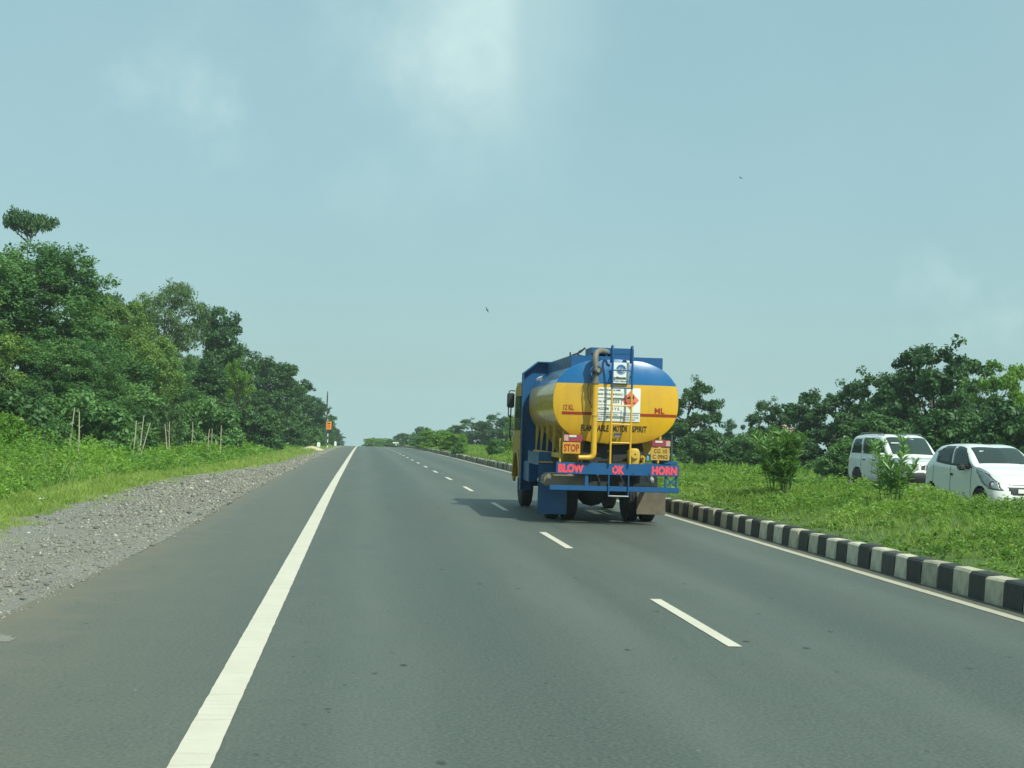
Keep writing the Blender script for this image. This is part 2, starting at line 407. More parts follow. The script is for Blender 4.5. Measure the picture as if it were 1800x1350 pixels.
M = dict(
    asphalt=m_asphalt(), line=m_marking('white_road_paint', (.615, .565, .465), .5), line_right=m_marking('dusty_road_paint', (.46, .42, .32), .7),
    gravel=m_ground('gravel_bed', [(.185, .18, .152), (.235, .226, .192), (.125, .122, .104), (.32, .31, .27)], .5),
    soil=m_ground('grassy_soil', [(.07, .12, .03), (.12, .16, .045), (.06, .09, .025), (.17, .2, .07)], .12),
    median=m_ground('median_soil', [(.06, .12, .025), (.1, .16, .04), (.07, .08, .035), (.12, .19, .055)], .3),
    sand=m_ground('sand', [(.5, .42, .26), (.58, .5, .33), (.42, .34, .2), (.6, .54, .38)], .6),
    stone=m_stone(), bark=m_bark(),
    kerb_w2=paint('kerb_grey', (.38, .36, .27), .85, (.14, .12, .085), .95, 4.0, streak=.6), kerb_w3=paint('kerb_fresh', (.54, .51, .39), .85, (.2, .17, .12), .8, 6.0, streak=.5), kerb_b2=paint('kerb_faded_black', (.045, .05, .045), .8, (.17, .155, .12), .6, 5, streak=.5),
    kerb_w=paint('kerb_white', (.47, .44, .32), .85, (.17, .145, .095), .95, 5.0, streak=.5), kerb_b=paint('kerb_black', (.026, .032, .03), .75, (.13, .12, .09), .5, 5, streak=.35),
    blue=paint('truck_blue', (.002, .082, .235), .42, (.014, .062, .125), .5, 3.2, coat=.1, streak=.3), blue_tank=paint('tank_blue', (.003, .115, .31), .25, (.015, .10, .22), .35, 1.8, coat=.45, streak=.3),
    yellow=paint('tank_yellow', (.67, .38, .016), .27, (.40, .24, .04), .42, 1.8, coat=.5, streak=.4), yellow_d=paint('dull_yellow', (.62, .40, .05), .5, (.26, .2, .09), .6, 3),
    cab=paint('cab_yellow', (.48, .27, .02), .4, (.3, .2, .06), .4, 2), cream=paint('cream_paint', (.62, .62, .55), .5, (.3, .28, .2), .4, 3),
    red=paint('stripe_red', (.30, .03, .012), .4, (.3, .06, .02), .3, 3), letter_red=paint('letter_pink_red', (.82, .06, .085), .5, (.3, .09, .2), .35, 12),
    text_red=paint('letter_orange_red', (.66, .07, .02), .5, (.5, .2, .03), .4, 14), black=paint('letter_black', (.02, .018, .016), .6, (.1, .08, .04), .3, 12),
    panel=paint('sign_white', (.76, .79, .76), .45, (.5, .52, .47), .3, 3), pink=paint('diamond_red', (.78, .19, .13), .5, (.7, .35, .25), .4, 6),
    logo=paint('logo_blue', (.012, .13, .36), .4, (.1, .25, .4), .3, 6),
    lamp=paint('lamp_red', (.32, .035, .055), .28, (.2, .08, .08), .4, 8, coat=.5), lamp_w=paint('lamp_clear', (.5, .33, .3), .3, (.4, .2, .2), .4, 8),
    plate=paint('plate_yellow', (.52, .31, .045), .6, (.27, .19, .07), .5, 6), plate_o=paint('plate_orange', (.58, .28, .028), .6, (.32, .18, .045), .5, 6),
    steel=paint('grey_steel', (.24, .26, .26), .45, (.12, .1, .08), .5, 6, metal=.4), pipe=paint('worn_pipe', (.13, .125, .115), .5, (.28, .23, .17), .7, 7),
    dusty=paint('dusty_metal', (.17, .145, .105), .8, (.30, .25, .18), .7, 5), flap=paint('dusty_mudflap', (.155, .125, .09), .9, (.075, .062, .048), .8, 4, streak=.4),
    dark=paint('chassis_black', (.02, .022, .023), .65, (.07, .065, .055), .5, 5), rubber=paint('tyre_rubber', (.018, .019, .02), .8, (.08, .075, .065), .6, 6),
    white=paint('car_white', (.76, .78, .76), .28, (.5, .47, .38), .35, 1.4, coat=.9, streak=.12), trim=paint('black_trim', (.02, .022, .024), .45, (.06, .06, .055), .3, 6),
    chrome=paint('chrome', (.7, .7, .7), .15, (.4, .4, .4), .3, 8, metal=.9), rim=paint('wheel_rim', (.4, .41, .41), .35, (.15, .13, .1), .5, 8, metal=.6),
    glass=m_glass('car_glass', (.05, .075, .07), .34), headglass=paint('headlamp_glass', (.33, .37, .37), .14, (.12, .14, .14), .5, 5, coat=1.0, metal=.3),
    seat=paint('seat_cloth', (.10, .10, .10), .9, (.2, .2, .2), .4, 6), skin=paint('warm_skin', (.3, .17, .11), .55, (.25, .14, .09), .3, 8), shirt=paint('pale_shirt', (.62, .63, .6), .85, (.5, .5, .48), .3, 8),
    amber=paint('amber_lens', (.7, .22, .03), .2, (.5, .15, .02), .3, 8, coat=.8),
    wood=paint('grey_stake', (.40, .38, .27), .85, (.2, .17, .12), .6, 4), pole_g=paint('pole_green', (.03, .07, .06), .6, (.1, .1, .08), .4, 5),
    orange=paint('sign_orange', (.75, .27, .02), .5, (.5, .2, .03), .3, 4), bird=paint('bird_dark', (.03, .03, .03), .8, (.06, .05, .05), .4, 20),
    # foliage
    lf_big=foliage('leaf_mid', (.034, .11, .028), (.18, .345, .105), .34), lf_dark=foliage('leaf_dark', (.018, .066, .02), (.078, .17, .045), .26),
    lf_warm=foliage('leaf_warm', (.055, .135, .026), (.235, .37, .09), .36),
    lf_bright=foliage('leaf_bright', (.075, .19, .02), (.22, .38, .05), .4), lf_olive=foliage('leaf_olive', (.032, .09, .026), (.13, .22, .065), .3),
    lf_weed=foliage('weed_leaf', (.075, .20, .028), (.28, .47, .075), .42), lf_grass=foliage('verge_grass', (.14, .25, .04), (.36, .46, .12), .4),
    lf_median=foliage('median_leaf', (.05, .145, .02), (.23, .38, .08), .38), lf_grey=foliage('seed_grass', (.14, .25, .06), (.32, .41, .15), .38),
    lf_mgrass=foliage('median_grass_blade', (.11, .22, .035), (.34, .45, .11), .4),
    lf_ole=foliage('oleander_leaf', (.06, .17, .045), (.24, .42, .14), .32, .38), petal=foliage('petal_pink', (.62, .34, .36), (.78, .55, .55), .04),
)

# ------------------------------------------------------------------ the setting: ground, roads, shoulder, median
def sheet(name, xs, ys, zfun, mat, off=0.0, parent=None, kind='structure', xw=None):
    xs, ys = np.asarray(xs, float), np.asarray(ys, float)
    X, Y = np.meshgrid(xs, ys)
    if xw is not None: X = xw(X, Y)
    Z = zfun(X, Y) + off
    v = np.stack([X, Y, Z], -1).reshape(-1, 3); nx = len(xs)
    i = (np.arange(len(ys) - 1)[:, None] * nx + np.arange(nx - 1)[None]).ravel()
    o = link(name, np_mesh(name, v, np.stack([i, i + 1, i + nx + 1, i + nx], -1), mat, smooth=True), parent)
    return tag(o, kind=kind) if parent is None else o
def wob(x, y, s=1.0, ph=0.0):
    """smooth irregular field about -1..1"""
    return (np.sin(x * 1.3 * s + y * .71 * s + ph) + np.sin(y * 1.9 * s - x * .6 * s + 1.7 + ph) + np.sin(x * 2.7 * s + 2.3 * ph) * .6
            + np.sin((x + y) * 3.3 * s + .5 + ph) * .5 + np.sin((x * 2 - y) * 4.1 * s + ph) * .4) / 3.0
def zbase(X, Y):
    z = zg(X, Y)
    return np.where((X > -2.7) & (X < 6.5), z - .05, np.where((X > 12.5) & (X < 20.45), z - .05, z - .012))
gx = np.concatenate([np.array([-420, -200, -100]), np.arange(-60, -16, 8), [-16, -12, -9.5, -7.6, -5.6, -4.4, -2.62, -2.6, 6.42, 6.46, 6.64, 7.3, 8.6, 11, 12.35, 12.55, 12.6, 20.4, 20.42, 21.2, 24, 32, 44, 60, 120, 220, 420.]])
ground = sheet('ground', gx, YL, zbase, M['soil'])
ylong = YL[(YL >= -30)]
edge_r = lambda Y: -.22 * np.clip((20 - Y) / 8.5, 0, 1.2)      # the tar spreads a little wider near the camera
road = sheet('road', [-2.62, -1.6, -.75, 1, 2.9, 4.6, 6.1, 6.44], ylong, lambda X, Y: zf(Y) + 0 * X, M['asphalt'], .0,
             xw=lambda X, Y: np.where(X < -2.5, X + edge_r(Y) - .05 + .05 * wob(X, Y, .8) + .03 * wob(X, Y, 2.3), X))
road2 = sheet('opposite_road', [12.56, 14, 16.5, 19, 20.4], ylong, lambda X, Y: zg(X, Y), M['asphalt'], .006)
edge_g = lambda Y: np.interp(Y, [0, 20, 32, 43, 52, 60, 80, 130, 300, 930], [-5.3, -5.2, -5.5, -5.6, -4.7, -4.2, -3.9, -3.6, -3.5, -3.5])
ysh = np.concatenate([np.arange(-30, 120, 1.0), np.arange(120, 420, 6.0)])
shoulder = sheet('gravel_shoulder', [0, .25, .5, .75, 1], ysh, lambda X, Y: zg(X, Y), M['gravel'], .004,
                 xw=lambda U, Y: -2.6 + edge_r(Y) * (1 - U) + U * (edge_g(Y) - .35 + .28 * wob(Y, Y * .4, 1.1) + 2.6))
median = sheet('median', [6.6, 6.64, 7.3, 7.9, 8.6, 9.8, 11, 11.7, 12.35], ylong, lambda X, Y: zg(X, Y), M['median'], .008)

def strip(name, x0, x1, y0, y1, mat, parent, off=.005, jag=.006):
    ys = np.unique(np.concatenate([[y0, y1], YL[(YL > y0) & (YL < y1)], np.arange(y0, min(y1, 40), .12)]))
    n = len(ys); a = rng.normal(0, jag, (2, n))
    v = np.zeros((n, 2, 3)); v[:, 0, 0] = x0 + a[0]; v[:, 1, 0] = x1 + a[1]
    v[:, :, 1] = ys[:, None]; v[:, :, 2] = (zf(ys) + off)[:, None]
    i = np.arange(n - 1) * 2
    return link(name, np_mesh(name, v.reshape(-1, 3), np.stack([i, i + 1, i + 3, i + 2], -1), mat), parent)
strip('edge_line', -.855, -.655, 3, 420, M['line'], road, jag=.0015)
strip('edge_line', 6.06, 6.19, 3, 420, M['line_right'], road, jag=.003)
for k in range(-1, 34):
    y0 = 11.0 + 9 * k
    strip('lane_dash', 2.855, 2.965, y0, y0 + 3.08, M['line'], road, jag=.0008)
# pale dried mud on the paved shoulder
def mud(cx, cy, rx, ry, seed):
    r = np.random.default_rng(seed); n = 36
    t = np.linspace(0, 2 * np.pi, n, endpoint=False); q = 1 + r.normal(0, .1, n)
    v = [(cx, cy, zf(cy) + .004)] + [(cx + rx * a * math.cos(b), cy + ry * a * math.sin(b), float(zf(cy)) + .003) for a, b in zip(q, t)]
    link('dried_mud', np_mesh('dried_mud', v, [(0, 1 + i, 1 + (i + 1) % n) for i in range(n)], M['gravel']), road)
mud(-2.66, 10.85, .2, .22, 1)

# ------------------------------------------------------------------ kerb of painted blocks along the median
kerb = tag(empty('kerb', (0, 0, 0)), kind='structure')
def kerb_mesh(mat, L, seed):
    r = random.Random(seed); j = lambda a: r.uniform(-a, a)
    p = [(6.425 + j(.005), -.03), (6.442 + j(.006), .245 + j(.006)), (6.468, .272 + j(.006)), (6.62, .275 + j(.005)), (6.66, .26), (6.67, -.03)]
    me = MB().prism([(x - 6.55, z) for x, z in p], 'y', -L / 2, L / 2).mesh('kerb_block', mat)
    return me
KL = .43
KM = {0: ('kerb_b', 'kerb_b', 'kerb_b2', 'kerb_b'), 1: ('kerb_w', 'kerb_w2', 'kerb_w3', 'kerb_w')}
km = {c: [kerb_mesh(M[KM[c][s]], KL - .010, s + 10 * c) for s in range(4)] for c in (0, 1)}
for i in range(300):
    y = 11.2 + i * KL
    o = link('kerb_block', km[i % 2][rng.integers(4)], kerb)
    o.location = (6.55 + rng.normal(0, .009), y, float(zf(y)) + rng.normal(0, .009))
    o.rotation_euler = (rng.normal(0, .012), rng.normal(0, .018), rng.normal(0, .014))
fb = {0: MB(), 1: MB()}
for i in range(300, 700):
    y = 11.2 + i * KL; z = float(zf(y))
    fb[i % 2].box(6.45, 6.66, y - KL / 2 + .004, y + KL / 2 - .004, z - .03, z + .27)
for c in (0, 1):
    tag(fb[c].build('kerb_block', M['kerb_w' if c else 'kerb_b'], kerb), kind='stuff')

# ------------------------------------------------------------------ gravel stones
OCT_V = np.array([(1, 0, 0), (-1, 0, 0), (0, 1, 0), (0, -1, 0), (0, 0, 1), (0, 0, -1)], float)
OCT_F = np.array([(0, 2, 4), (2, 1, 4), (1, 3, 4), (3, 0, 4), (2, 0, 5), (1, 2, 5), (3, 1, 5), (0, 3, 5)])
def stones(n, xy, size):
    v = OCT_V[None] * (1 + rng.normal(0, .22, (n, 6, 3)))
    v = v * size[:, None, None] * np.array([1, .85, .62])[None, None] + rng.normal(0, .12, (n, 6, 3)) * size[:, None, None]
    a = rng.uniform(0, 6.28, n); c, s = np.cos(a)[:, None], np.sin(a)[:, None]
    x = v[..., 0] * c - v[..., 1] * s; y = v[..., 0] * s + v[..., 1] * c
    v = np.stack([x + xy[:, :1], y + xy[:, 1:], v[..., 2] + (zg(xy[:, 0], xy[:, 1]) + size * .3)[:, None]], -1)
    f = (OCT_F[None] + 6 * np.arange(n)[:, None, None]).reshape(-1, 3)
    return v.reshape(-1, 3), f
ng = 60000
gy = 10.0 * (11.0 ** rng.uniform(0, 1, ng))
gu = rng.uniform(0, 1, ng) ** .9
gX = -2.55 + edge_r(gy) * (1 - gu) + rng.normal(0, .022, ng) + gu * (edge_g(gy) - .1 + 2.57)
keep = (wob(gX * 1.2, gy * 1.2, .9) + rng.normal(0, .6, ng) > -.9) & (rng.uniform(0, 1, ng) < np.clip((gX - edge_g(gy) - .25 * wob(gX * .5, gy * 1.7, .9, .6)) / .9 + .1, 0, 1))
gX, gy = gX[keep], gy[keep]
gs = np.clip(rng.lognormal(math.log(.0105), .5, len(gy)), .005, .05) * np.clip(gy / 20, 1, 1.7)
gv, gf = stones(len(gy), np.stack([gX, gy], -1), gs)
tag(link('gravel', np_mesh('gravel', gv, gf, M['stone'], tint=np.repeat(np.clip(rng.normal(.45, .22, len(gy)), 0, 1), 6))),
    'loose grey crushed stone covering the roadside shoulder', 'gravel', kind='stuff')

# ------------------------------------------------------------------ leaves
def unit(v): return v / np.maximum(np.linalg.norm(v, axis=-1, keepdims=True), 1e-9)
def leaf_quads(P, T, N, L, W, fold=.18):
    """one folded leaf per row: middle point, long direction, face normal, length, width"""
    T = unit(T); N = unit(N - T * (N * T).sum(-1, keepdims=True)); B = np.cross(T, N)
    L, W = L[:, None], W[:, None]
    v = np.stack([P - T * L * .5, P + B * W * .5 + N * W * fold, P + T * L * .5 - N * L * .08, P - B * W * .5 + N * W * fold], 1)
    n = len(P); i = 4 * np.arange(n)[:, None]
    f = np.concatenate([i + [0, 1, 2], i + [0, 2, 3]], 1).reshape(-1, 3)
    return v.reshape(-1, 3), f
def rand_unit(n, r): return unit(r.normal(size=(n, 3)))

class Cloud:
    def __init__(s): s.v, s.f, s.t, s.n = [], [], [], 0
    def add(s, v, f, t):
        s.v.append(v); s.f.append(f + s.n); s.t.append(t); s.n += len(v)
    def mesh(s, name, mat): return np_mesh(name, np.concatenate(s.v), np.concatenate(s.f), mat, tint=np.concatenate(s.t))

def make_tree(seed, H, R, base, nl, ncl, nleaf, leaf, mat, shape='round', aspect=2.0, flat=.75, cl_r=.55, trunk_r=.16, tintv=.2, lean=.0, up=.45):
    """tapered trunk, limbs to lobes of the crown, twigs to leaf clumps; returns the wood and the leaf mesh"""
    r = np.random.default_rng(seed)
    wood, cloud = MB(), Cloud()
    bend = r.normal(0, .03 * H, 2) + lean
    tp = lambda u: np.array([bend[0] * u * u, bend[1] * u * u, H * u])
    top = .82 if shape != 'umbrella' else .93
    us = np.linspace(0, top, 9)
    wood.tube([tp(u) + np.append(r.normal(0, .012 * H * min(1, u * 4), 2), 0) for u in us], [trunk_r * (1 - .85 * u / top) * (1.35 if u == 0 else 1) for u in us], 8)
    lobes = []
    for k in range(nl):
        for _ in range(60):
            a = r.uniform(0, 2 * math.pi); u = r.uniform(base, .93)
            q = (u - base) / (1 - base)
            if shape == 'cone': rr = R * (1.02 - q) ** .8
            elif shape == 'umbrella': rr = R * (.35 + .65 * math.sin(math.pi * min(1, .15 + q * .85)) ** .5)
            elif shape == 'dome': rr = R * (max(0.02, 1 - q ** 2.3)) ** .52
            elif shape == 'bush': rr = R * math.sqrt(max(0.02, 1 - q ** 2.2))
            else: rr = R * math.sqrt(max(.03, 1 - (max(0, q - .38) / .66) ** 2)) * (1 if q > .38 else .88 + .12 * q / .38)
            rad = rr * math.sqrt(r.uniform(.12, 1)) * .78
            c = tp(u) + np.array([rad * math.cos(a), rad * math.sin(a), 0])
            if all(np.linalg.norm((c - l) / np.array([1, 1, .8])) > .27 * R for l, _ in lobes[-40:]): break
        lobes.append((c, R * r.uniform(.27 if shape == 'dome' else .21, .42) * (.75 if shape == 'cone' else 1)))
    for c, lr in lobes:
        u0 = max(.12, c[2] / H - r.uniform(.12, .3) * {'cone': .6, 'umbrella': .25}.get(shape, 1))
        p0 = tp(min(u0, top)); mid = (p0 + c) / 2 + r.normal(0, .05 * R, 3) + np.array([0, 0, -.06 * R])
        wood.tube([p0, mid, c], [trunk_r * .42 * (1 - u0 * .5), trunk_r * .26, trunk_r * .09], 5, caps=False)
        lt = r.normal(0, tintv * .6)
        m = max(3, int(ncl * r.uniform(.7, 1.3)))
        d = rand_unit(m, r); d[:, 2] = np.abs(d[:, 2]) * 1.0 - .35 * (r.uniform(size=m) < .45)
        cc = c + d * (lr * np.where(r.uniform(size=(m, 1)) < .10, r.uniform(1.1, 1.28, (m, 1)), r.uniform(.45, 1.08, (m, 1)))) * np.array([1, 1, flat])
        for q, dd in zip(cc[: max(2, m // 3)], d):
            wood.tube([c * .6 + p0 * .4 * 0 + c * .4, (c + q) / 2 + r.normal(0, .03 * R, 3), q], [trunk_r * .1, trunk_r * .06, trunk_r * .025], 4, caps=False)
        for q, dd in zip(cc, d):
            nn = max(4, int(nleaf * r.uniform(.6, 1.35))); rc = cl_r * r.uniform(.65, 1.25)
            e = rand_unit(nn, r)
            P = q + e * rc * (r.uniform(0, 1, (nn, 1)) ** .45) * np.array([1, 1, .82])
            N = unit(e * .7 + dd * .5 + np.array([0, 0, up]) + r.normal(0, .45, (nn, 3)))
            T = rand_unit(nn, r) + np.array([0, 0, -.35]) + e * .5
            L = leaf * r.lognormal(0, .28, nn)
            v, f = leaf_quads(P, T, N, L, L / aspect * r.uniform(.8, 1.2, nn))
            cloud.add(v, f, np.repeat(np.clip(.5 + lt + r.normal(0, tintv * .5) + r.normal(0, tintv, nn), 0, 1), 4))
    V = np.concatenate(cloud.v)
    He = float(np.percentile(V[:, 2], 99.7)); Re = float(np.percentile(np.abs(V[:, 0]), 98.5))
    return wood.mesh('trunk', M['bark'], smooth=True), cloud.mesh('crown', M[mat]), He, Re

PROTO = dict(
    feather=make_tree(1, 10, 4.2, .04, 58, 18, 150, .13, 'lf_big', 'dome', 2.0, 1.0, .42, .22, up=.35),
    feather_b=make_tree(2, 10, 4.2, .04, 52, 17, 145, .135, 'lf_warm', 'dome', 2.0, 1.0, .44, .22, up=.35),
    airy=make_tree(3, 10, 3.4, .22, 44, 14, 40, .15, 'lf_olive', 'round', 2.2, .5, .40, .16),
    broad=make_tree(4, 10, 3.8, .08, 40, 13, 70, .21, 'lf_dark', 'round', 1.5, .85, .50, .20),
    broad_b=make_tree(5, 10, 3.6, .10, 34, 13, 70, .21, 'lf_dark', 'round', 1.5, .85, .48, .20),
    umbrella=make_tree(17, 12, 2.6, .88, 13, 9, 50, .2, 'lf_dark', 'umbrella', 1.8, .35, .36, .15),
    conic=make_tree(7, 8, 2.0, .06, 46, 8, 44, .17, 'lf_dark', 'cone', 2.6, .7, .38, .12),
    leafy=make_tree(8, 7, 3.4, .08, 34, 13, 74, .18, 'lf_dark', 'round', 1.6, .85, .38, .16),
    leafy_b=make_tree(9, 7, 3.2, .16, 22, 11, 46, .19, 'lf_bright', 'round', 1.6, .75, .38, .15),
    bush=make_tree(10, 3, 2.0, .03, 26, 10, 46, .16, 'lf_big', 'bush', 1.7, .8, .34, .06),
    bush_dark=make_tree(11, 3, 2.0, .03, 26, 10, 46, .18, 'lf_dark', 'bush', 1.6, .8, .36, .06),
    bush_bright=make_tree(12, 3, 2.0, .03, 26, 10, 46, .16, 'lf_bright', 'bush', 1.7, .8, .34, .06),
    bush_olive=make_tree(13, 3, 1.6, .05, 18, 8, 46, .14, 'lf_olive', 'bush', 2.2, .8, .3, .05),
)
def plant_tree(proto, px, ytop, d, half, label, cat='tree', group='trees beside the highway', name=None, rz=None):
    """stand a tree whose crown centre is seen at px, its top at ytop, d metres away, half its width in photo pixels"""
    w, c, H, R = PROTO[proto]
    t = at(px, ytop, d); g = float(zg(t.x, d)) - .05
    o = empty(name or cat, (t.x, d, g), rng.uniform(0, 6.28) if rz is None else rz)
    h = t.z - g; s = half * d / FPX / R
    o.scale = (s, s, h / (H * 1.0))
    link('trunk', w, o); link('crown', c, o)
    return tag(o, label, cat, group)

G1, G2, G3 = 'woodland on the left of the highway', 'trees beyond the opposite carriageway', 'distant trees beyond the median'
for a in [
    ('umbrella', 60, 372, 112, 40, 'tall emergent tree with small umbrella crown above the left woodland', G1),
    ('feather', 44, 434, 72, 190, 'huge feathery light green tree at the left edge of the picture', G1),
    ('feather_b', -95, 520, 66, 130, 'big feathery tree cut off by the left picture edge', G1),
    ('broad', 172, 502, 96, 52, 'dark leafy treetop showing between the two feathery trees', G1),
    ('feather_b', 200, 524, 82, 104, 'feathery bright tree second from the left edge, lower than its neighbour', G1),
    ('feather', 120, 600, 66, 110, 'lower feathery tree in front of the huge left one', G1),
    ('airy', 282, 496, 112, 74, 'tall thin-leaved tree with branches showing against the sky', G1),
    ('broad_b', 378, 543, 118, 60, 'dark broadleaf tree right of the thin-leaved tree', G1),
    ('feather', 275, 612, 98, 74, 'mid height tree below the thin-leaved tree', G1),
    ('broad', 398, 604, 123, 50, 'shaded dark tree right under the dark broadleaf crown', G1),
    ('leafy_b', 420, 634, 108, 32, 'yellow-green sunlit tree at the edge of the dark woodland', G1),
    ('broad', 340, 640, 104, 70, 'dark tree below the dark broadleaf crown', G1),
    ('broad', 478, 630, 146, 62, 'round dark tree in the middle of the left woodland', G1),
    ('broad_b', 432, 684, 138, 50, 'lower dark tree left of the round dark tree', G1),
    ('broad_b', 520, 668, 172, 48, 'dark tree sloping down toward the road end', G1),
    ('broad', 548, 704, 205, 36, 'dark tree just left of the utility pole', G1),
    ('feather_b', 505, 720, 160, 34, 'small tree at the foot of the dark sloping tree', G1),
    ('broad_b', 567, 716, 240, 24, 'tree behind the utility pole', G1),
    ('broad', 585, 752, 290, 15, 'hazy small tree right of the orange sign', G1),
    ('broad_b', 596, 762, 330, 11, 'farthest hazy tree at the road end on the left', G1),
    # right of the highway
    ('leafy', 1208, 672, 104, 62, 'round tree directly right of the tanker', G2),
    ('conic', 1284, 738, 118, 16, 'slim pale tree between the two round trees', G2),
    ('leafy', 1355, 706, 96, 42, 'dark tree behind the flowering oleander', G2),
    ('leafy', 1465, 680, 84, 78, 'wide tree left of the tallest right-hand tree', G2),
    ('leafy', 1640, 608, 74, 108, 'tallest tree on the right behind the two white cars', G2),
    ('leafy_b', 1752, 636, 70, 60, 'light green open tree above the hatchback', G2),
    ('leafy_b', 1830, 688, 64, 56, 'yellowish tree cut off by the right picture edge', G2),
    ('leafy', 1545, 660, 78, 74, 'dark tree above the white van', G2),
    ('leafy', 1715, 690, 66, 80, 'low dark tree right behind the hatchback roof', G2),
    # far, over the median
    ('leafy', 876, 730, 205, 32, 'bushy dark tree next to the tanker cab', G3),
    ('leafy', 832, 738, 215, 34, 'hazy spreading tree left of the bushy dark tree', G3),
    ('leafy_b', 906, 728, 190, 18, 'tree half hidden by the tanker cab and mirror', G3),
    ('bush', 790, 752, 240, 26, 'low hazy tree behind the bright median bush', G3),
    ('bush_dark', 742, 751, 290, 20, 'flat topped distant tree over the median', G3),
    ('bush_dark', 706, 762, 310, 18, 'distant tree behind the roadside board', G3),
    ('bush_bright', 664, 770, 330, 26, 'farthest low tree at the road end on the right', G3),
]:
    plant_tree(a[0], a[1], a[2], a[3], a[4], a[5], 'tree', a[6])
S1, S2, S3 = 'shrubs along the left woodland edge', 'shrubs beyond the opposite carriageway', 'bushes on the far median'
for a in [
    ('bush_dark', 20, 690, 60, 90, 'dark shrub under the huge feathery tree', S1),
    ('bush', 150, 690, 62, 85, 'green shrub behind the two tallest stakes', S1),
    ('bush_bright', 15, 728, 47, 42, 'bright green bush at the left picture edge', S1),
    ('bush', 92, 736, 50, 34, 'leafy bush left of the two tallest stakes', S1),
    ('bush_olive', 302, 700, 80, 32, 'brownish olive shrub behind the leaning stakes', S1),
    ('bush_dark', 225, 715, 76, 60, 'dark shrub left of the brownish shrub', S1),
    ('bush', 368, 700, 86, 56, 'broad leafy shrub right of the brownish shrub', S1),
    ('bush_dark', 445, 722, 104, 50, 'dark shrub at the middle of the woodland edge', S1),
    ('bush_dark', 505, 738, 130, 34, 'small dark shrub toward the utility pole', S1),
    ('bush', 545, 750, 160, 26, 'last green shrub left of the utility pole', S1),
    ('bush_dark', 1236, 756, 90, 46, 'shrub at the foot of the tree beside the tanker', S2),
    ('bush', 1308, 764, 88, 48, 'green shrub left of the flowering oleander', S2),
    ('bush_dark', 1402, 764, 80, 50, 'dark shrub right behind the flowering oleander', S2),
    ('bush', 1484, 772, 61, 48, 'feathery green shrub left of the white van', S2),
    ('bush_dark', 1555, 730, 66, 80, 'dark shrub behind the white van', S2),
    ('bush_dark', 1660, 725, 62, 85, 'dark shrub between the two white cars, behind them', S2),
    ('bush_dark', 1770, 715, 60, 85, 'dark shrub behind the hatchback', S2),
    ('bush', 1835, 760, 54, 52, 'green shrub at the right picture edge', S2),
    ('bush_bright', 762, 756, 148, 34, 'bright yellow-green bush on the far median', S3),
    ('bush', 745, 764, 165, 26, 'darker bush left of the bright yellow-green bush', S3),
    ('bush_bright', 800, 762, 120, 28, 'light bush right of the bright yellow-green bush', S3),
    ('bush', 806, 776, 100, 12, 'small bush below the light median bush', S3),
    ('bush', 872, 770, 84, 14, 'little dark bush left of the tanker cab', S3),
    ('bush_bright', 897, 774, 92, 14, 'pale bush touching the tanker cab', S3),
    ('bush', 690, 772, 250, 14, 'tiny bush under the roadside board', S3),
    ('bush_bright', 648, 771, 290, 13, 'tiny bright bush at the road crest', S3),
]:
    plant_tree(a[0], a[1], a[2], a[3], a[4], a[5], 'shrub', a[6])

# ------------------------------------------------------------------ grass and weeds (uncountable)
def blades(n, xy, h, w, r, lean=.45):
    a = r.uniform(0, 6.28, n); b = r.uniform(0, 6.28, n)
    d = np.stack([np.cos(a), np.sin(a), 0 * a], -1) * (w / 2)[:, None]
    p = np.stack([xy[:, 0], xy[:, 1], zg(xy[:, 0], xy[:, 1]) - .01], -1)
    k = np.stack([np.cos(b), np.sin(b), 0 * b], -1) * (h * r.uniform(0, lean, n))[:, None]
    up = np.array([0, 0, 1.0])[None] * h[:, None]
    v = np.stack([p - d, p + d, p + up * .6 + k * .4 + d * .6, p + up + k], 1).reshape(-1, 3)
    i = 4 * np.arange(n)[:, None]
    return v, np.concatenate([i + [0, 1, 2], i + [0, 2, 3]], 1).reshape(-1, 3)
def field(n, y0, y1, r): return y0 * (y1 / y0) ** r.uniform(0, 1, n)
r = np.random.default_rng(21)
# short yellowish grass between gravel and weeds
n = 120000
y = field(n, 14, 190, r); e = edge_g(y) + .25 * wob(y, y * .4, 1.1)
x = e + 1.5 - r.uniform(0, 1, n) ** 1.2 * 1.15 * (3.4 + np.maximum(0, (y - 50) * .02))
ok = (x < e - .1 + .35 * wob(x * .5, y * 1.7, .9, .6)) | (wob(x * 1.6, y * .8, 1.1) > .25 + (x - e) * .55)
x, y = x[ok], y[ok]; n = len(x); s = np.clip(y / 28, 1, 4)
dens = np.clip((e[ok] - x) / .8 + .45, .25, 1)
h = r.uniform(.04, .15, n) * s ** .35 * dens * (1 + .6 * wob(x, y, 1.6))
v, f = blades(n, np.stack([x, y], -1), np.abs(h) + .02, .012 * s * r.uniform(.6, 1.4, n), r, .9)
tint = np.repeat(np.clip(.55 + .35 * wob(x, y, .9) + r.normal(0, .22, n), 0, 1), 4)
tag(link('verge_grass', np_mesh('verge_grass', v, f, M['lf_grass'], tint=tint)), 'short yellow-green grass between the gravel and the weeds', 'grass', kind='stuff')

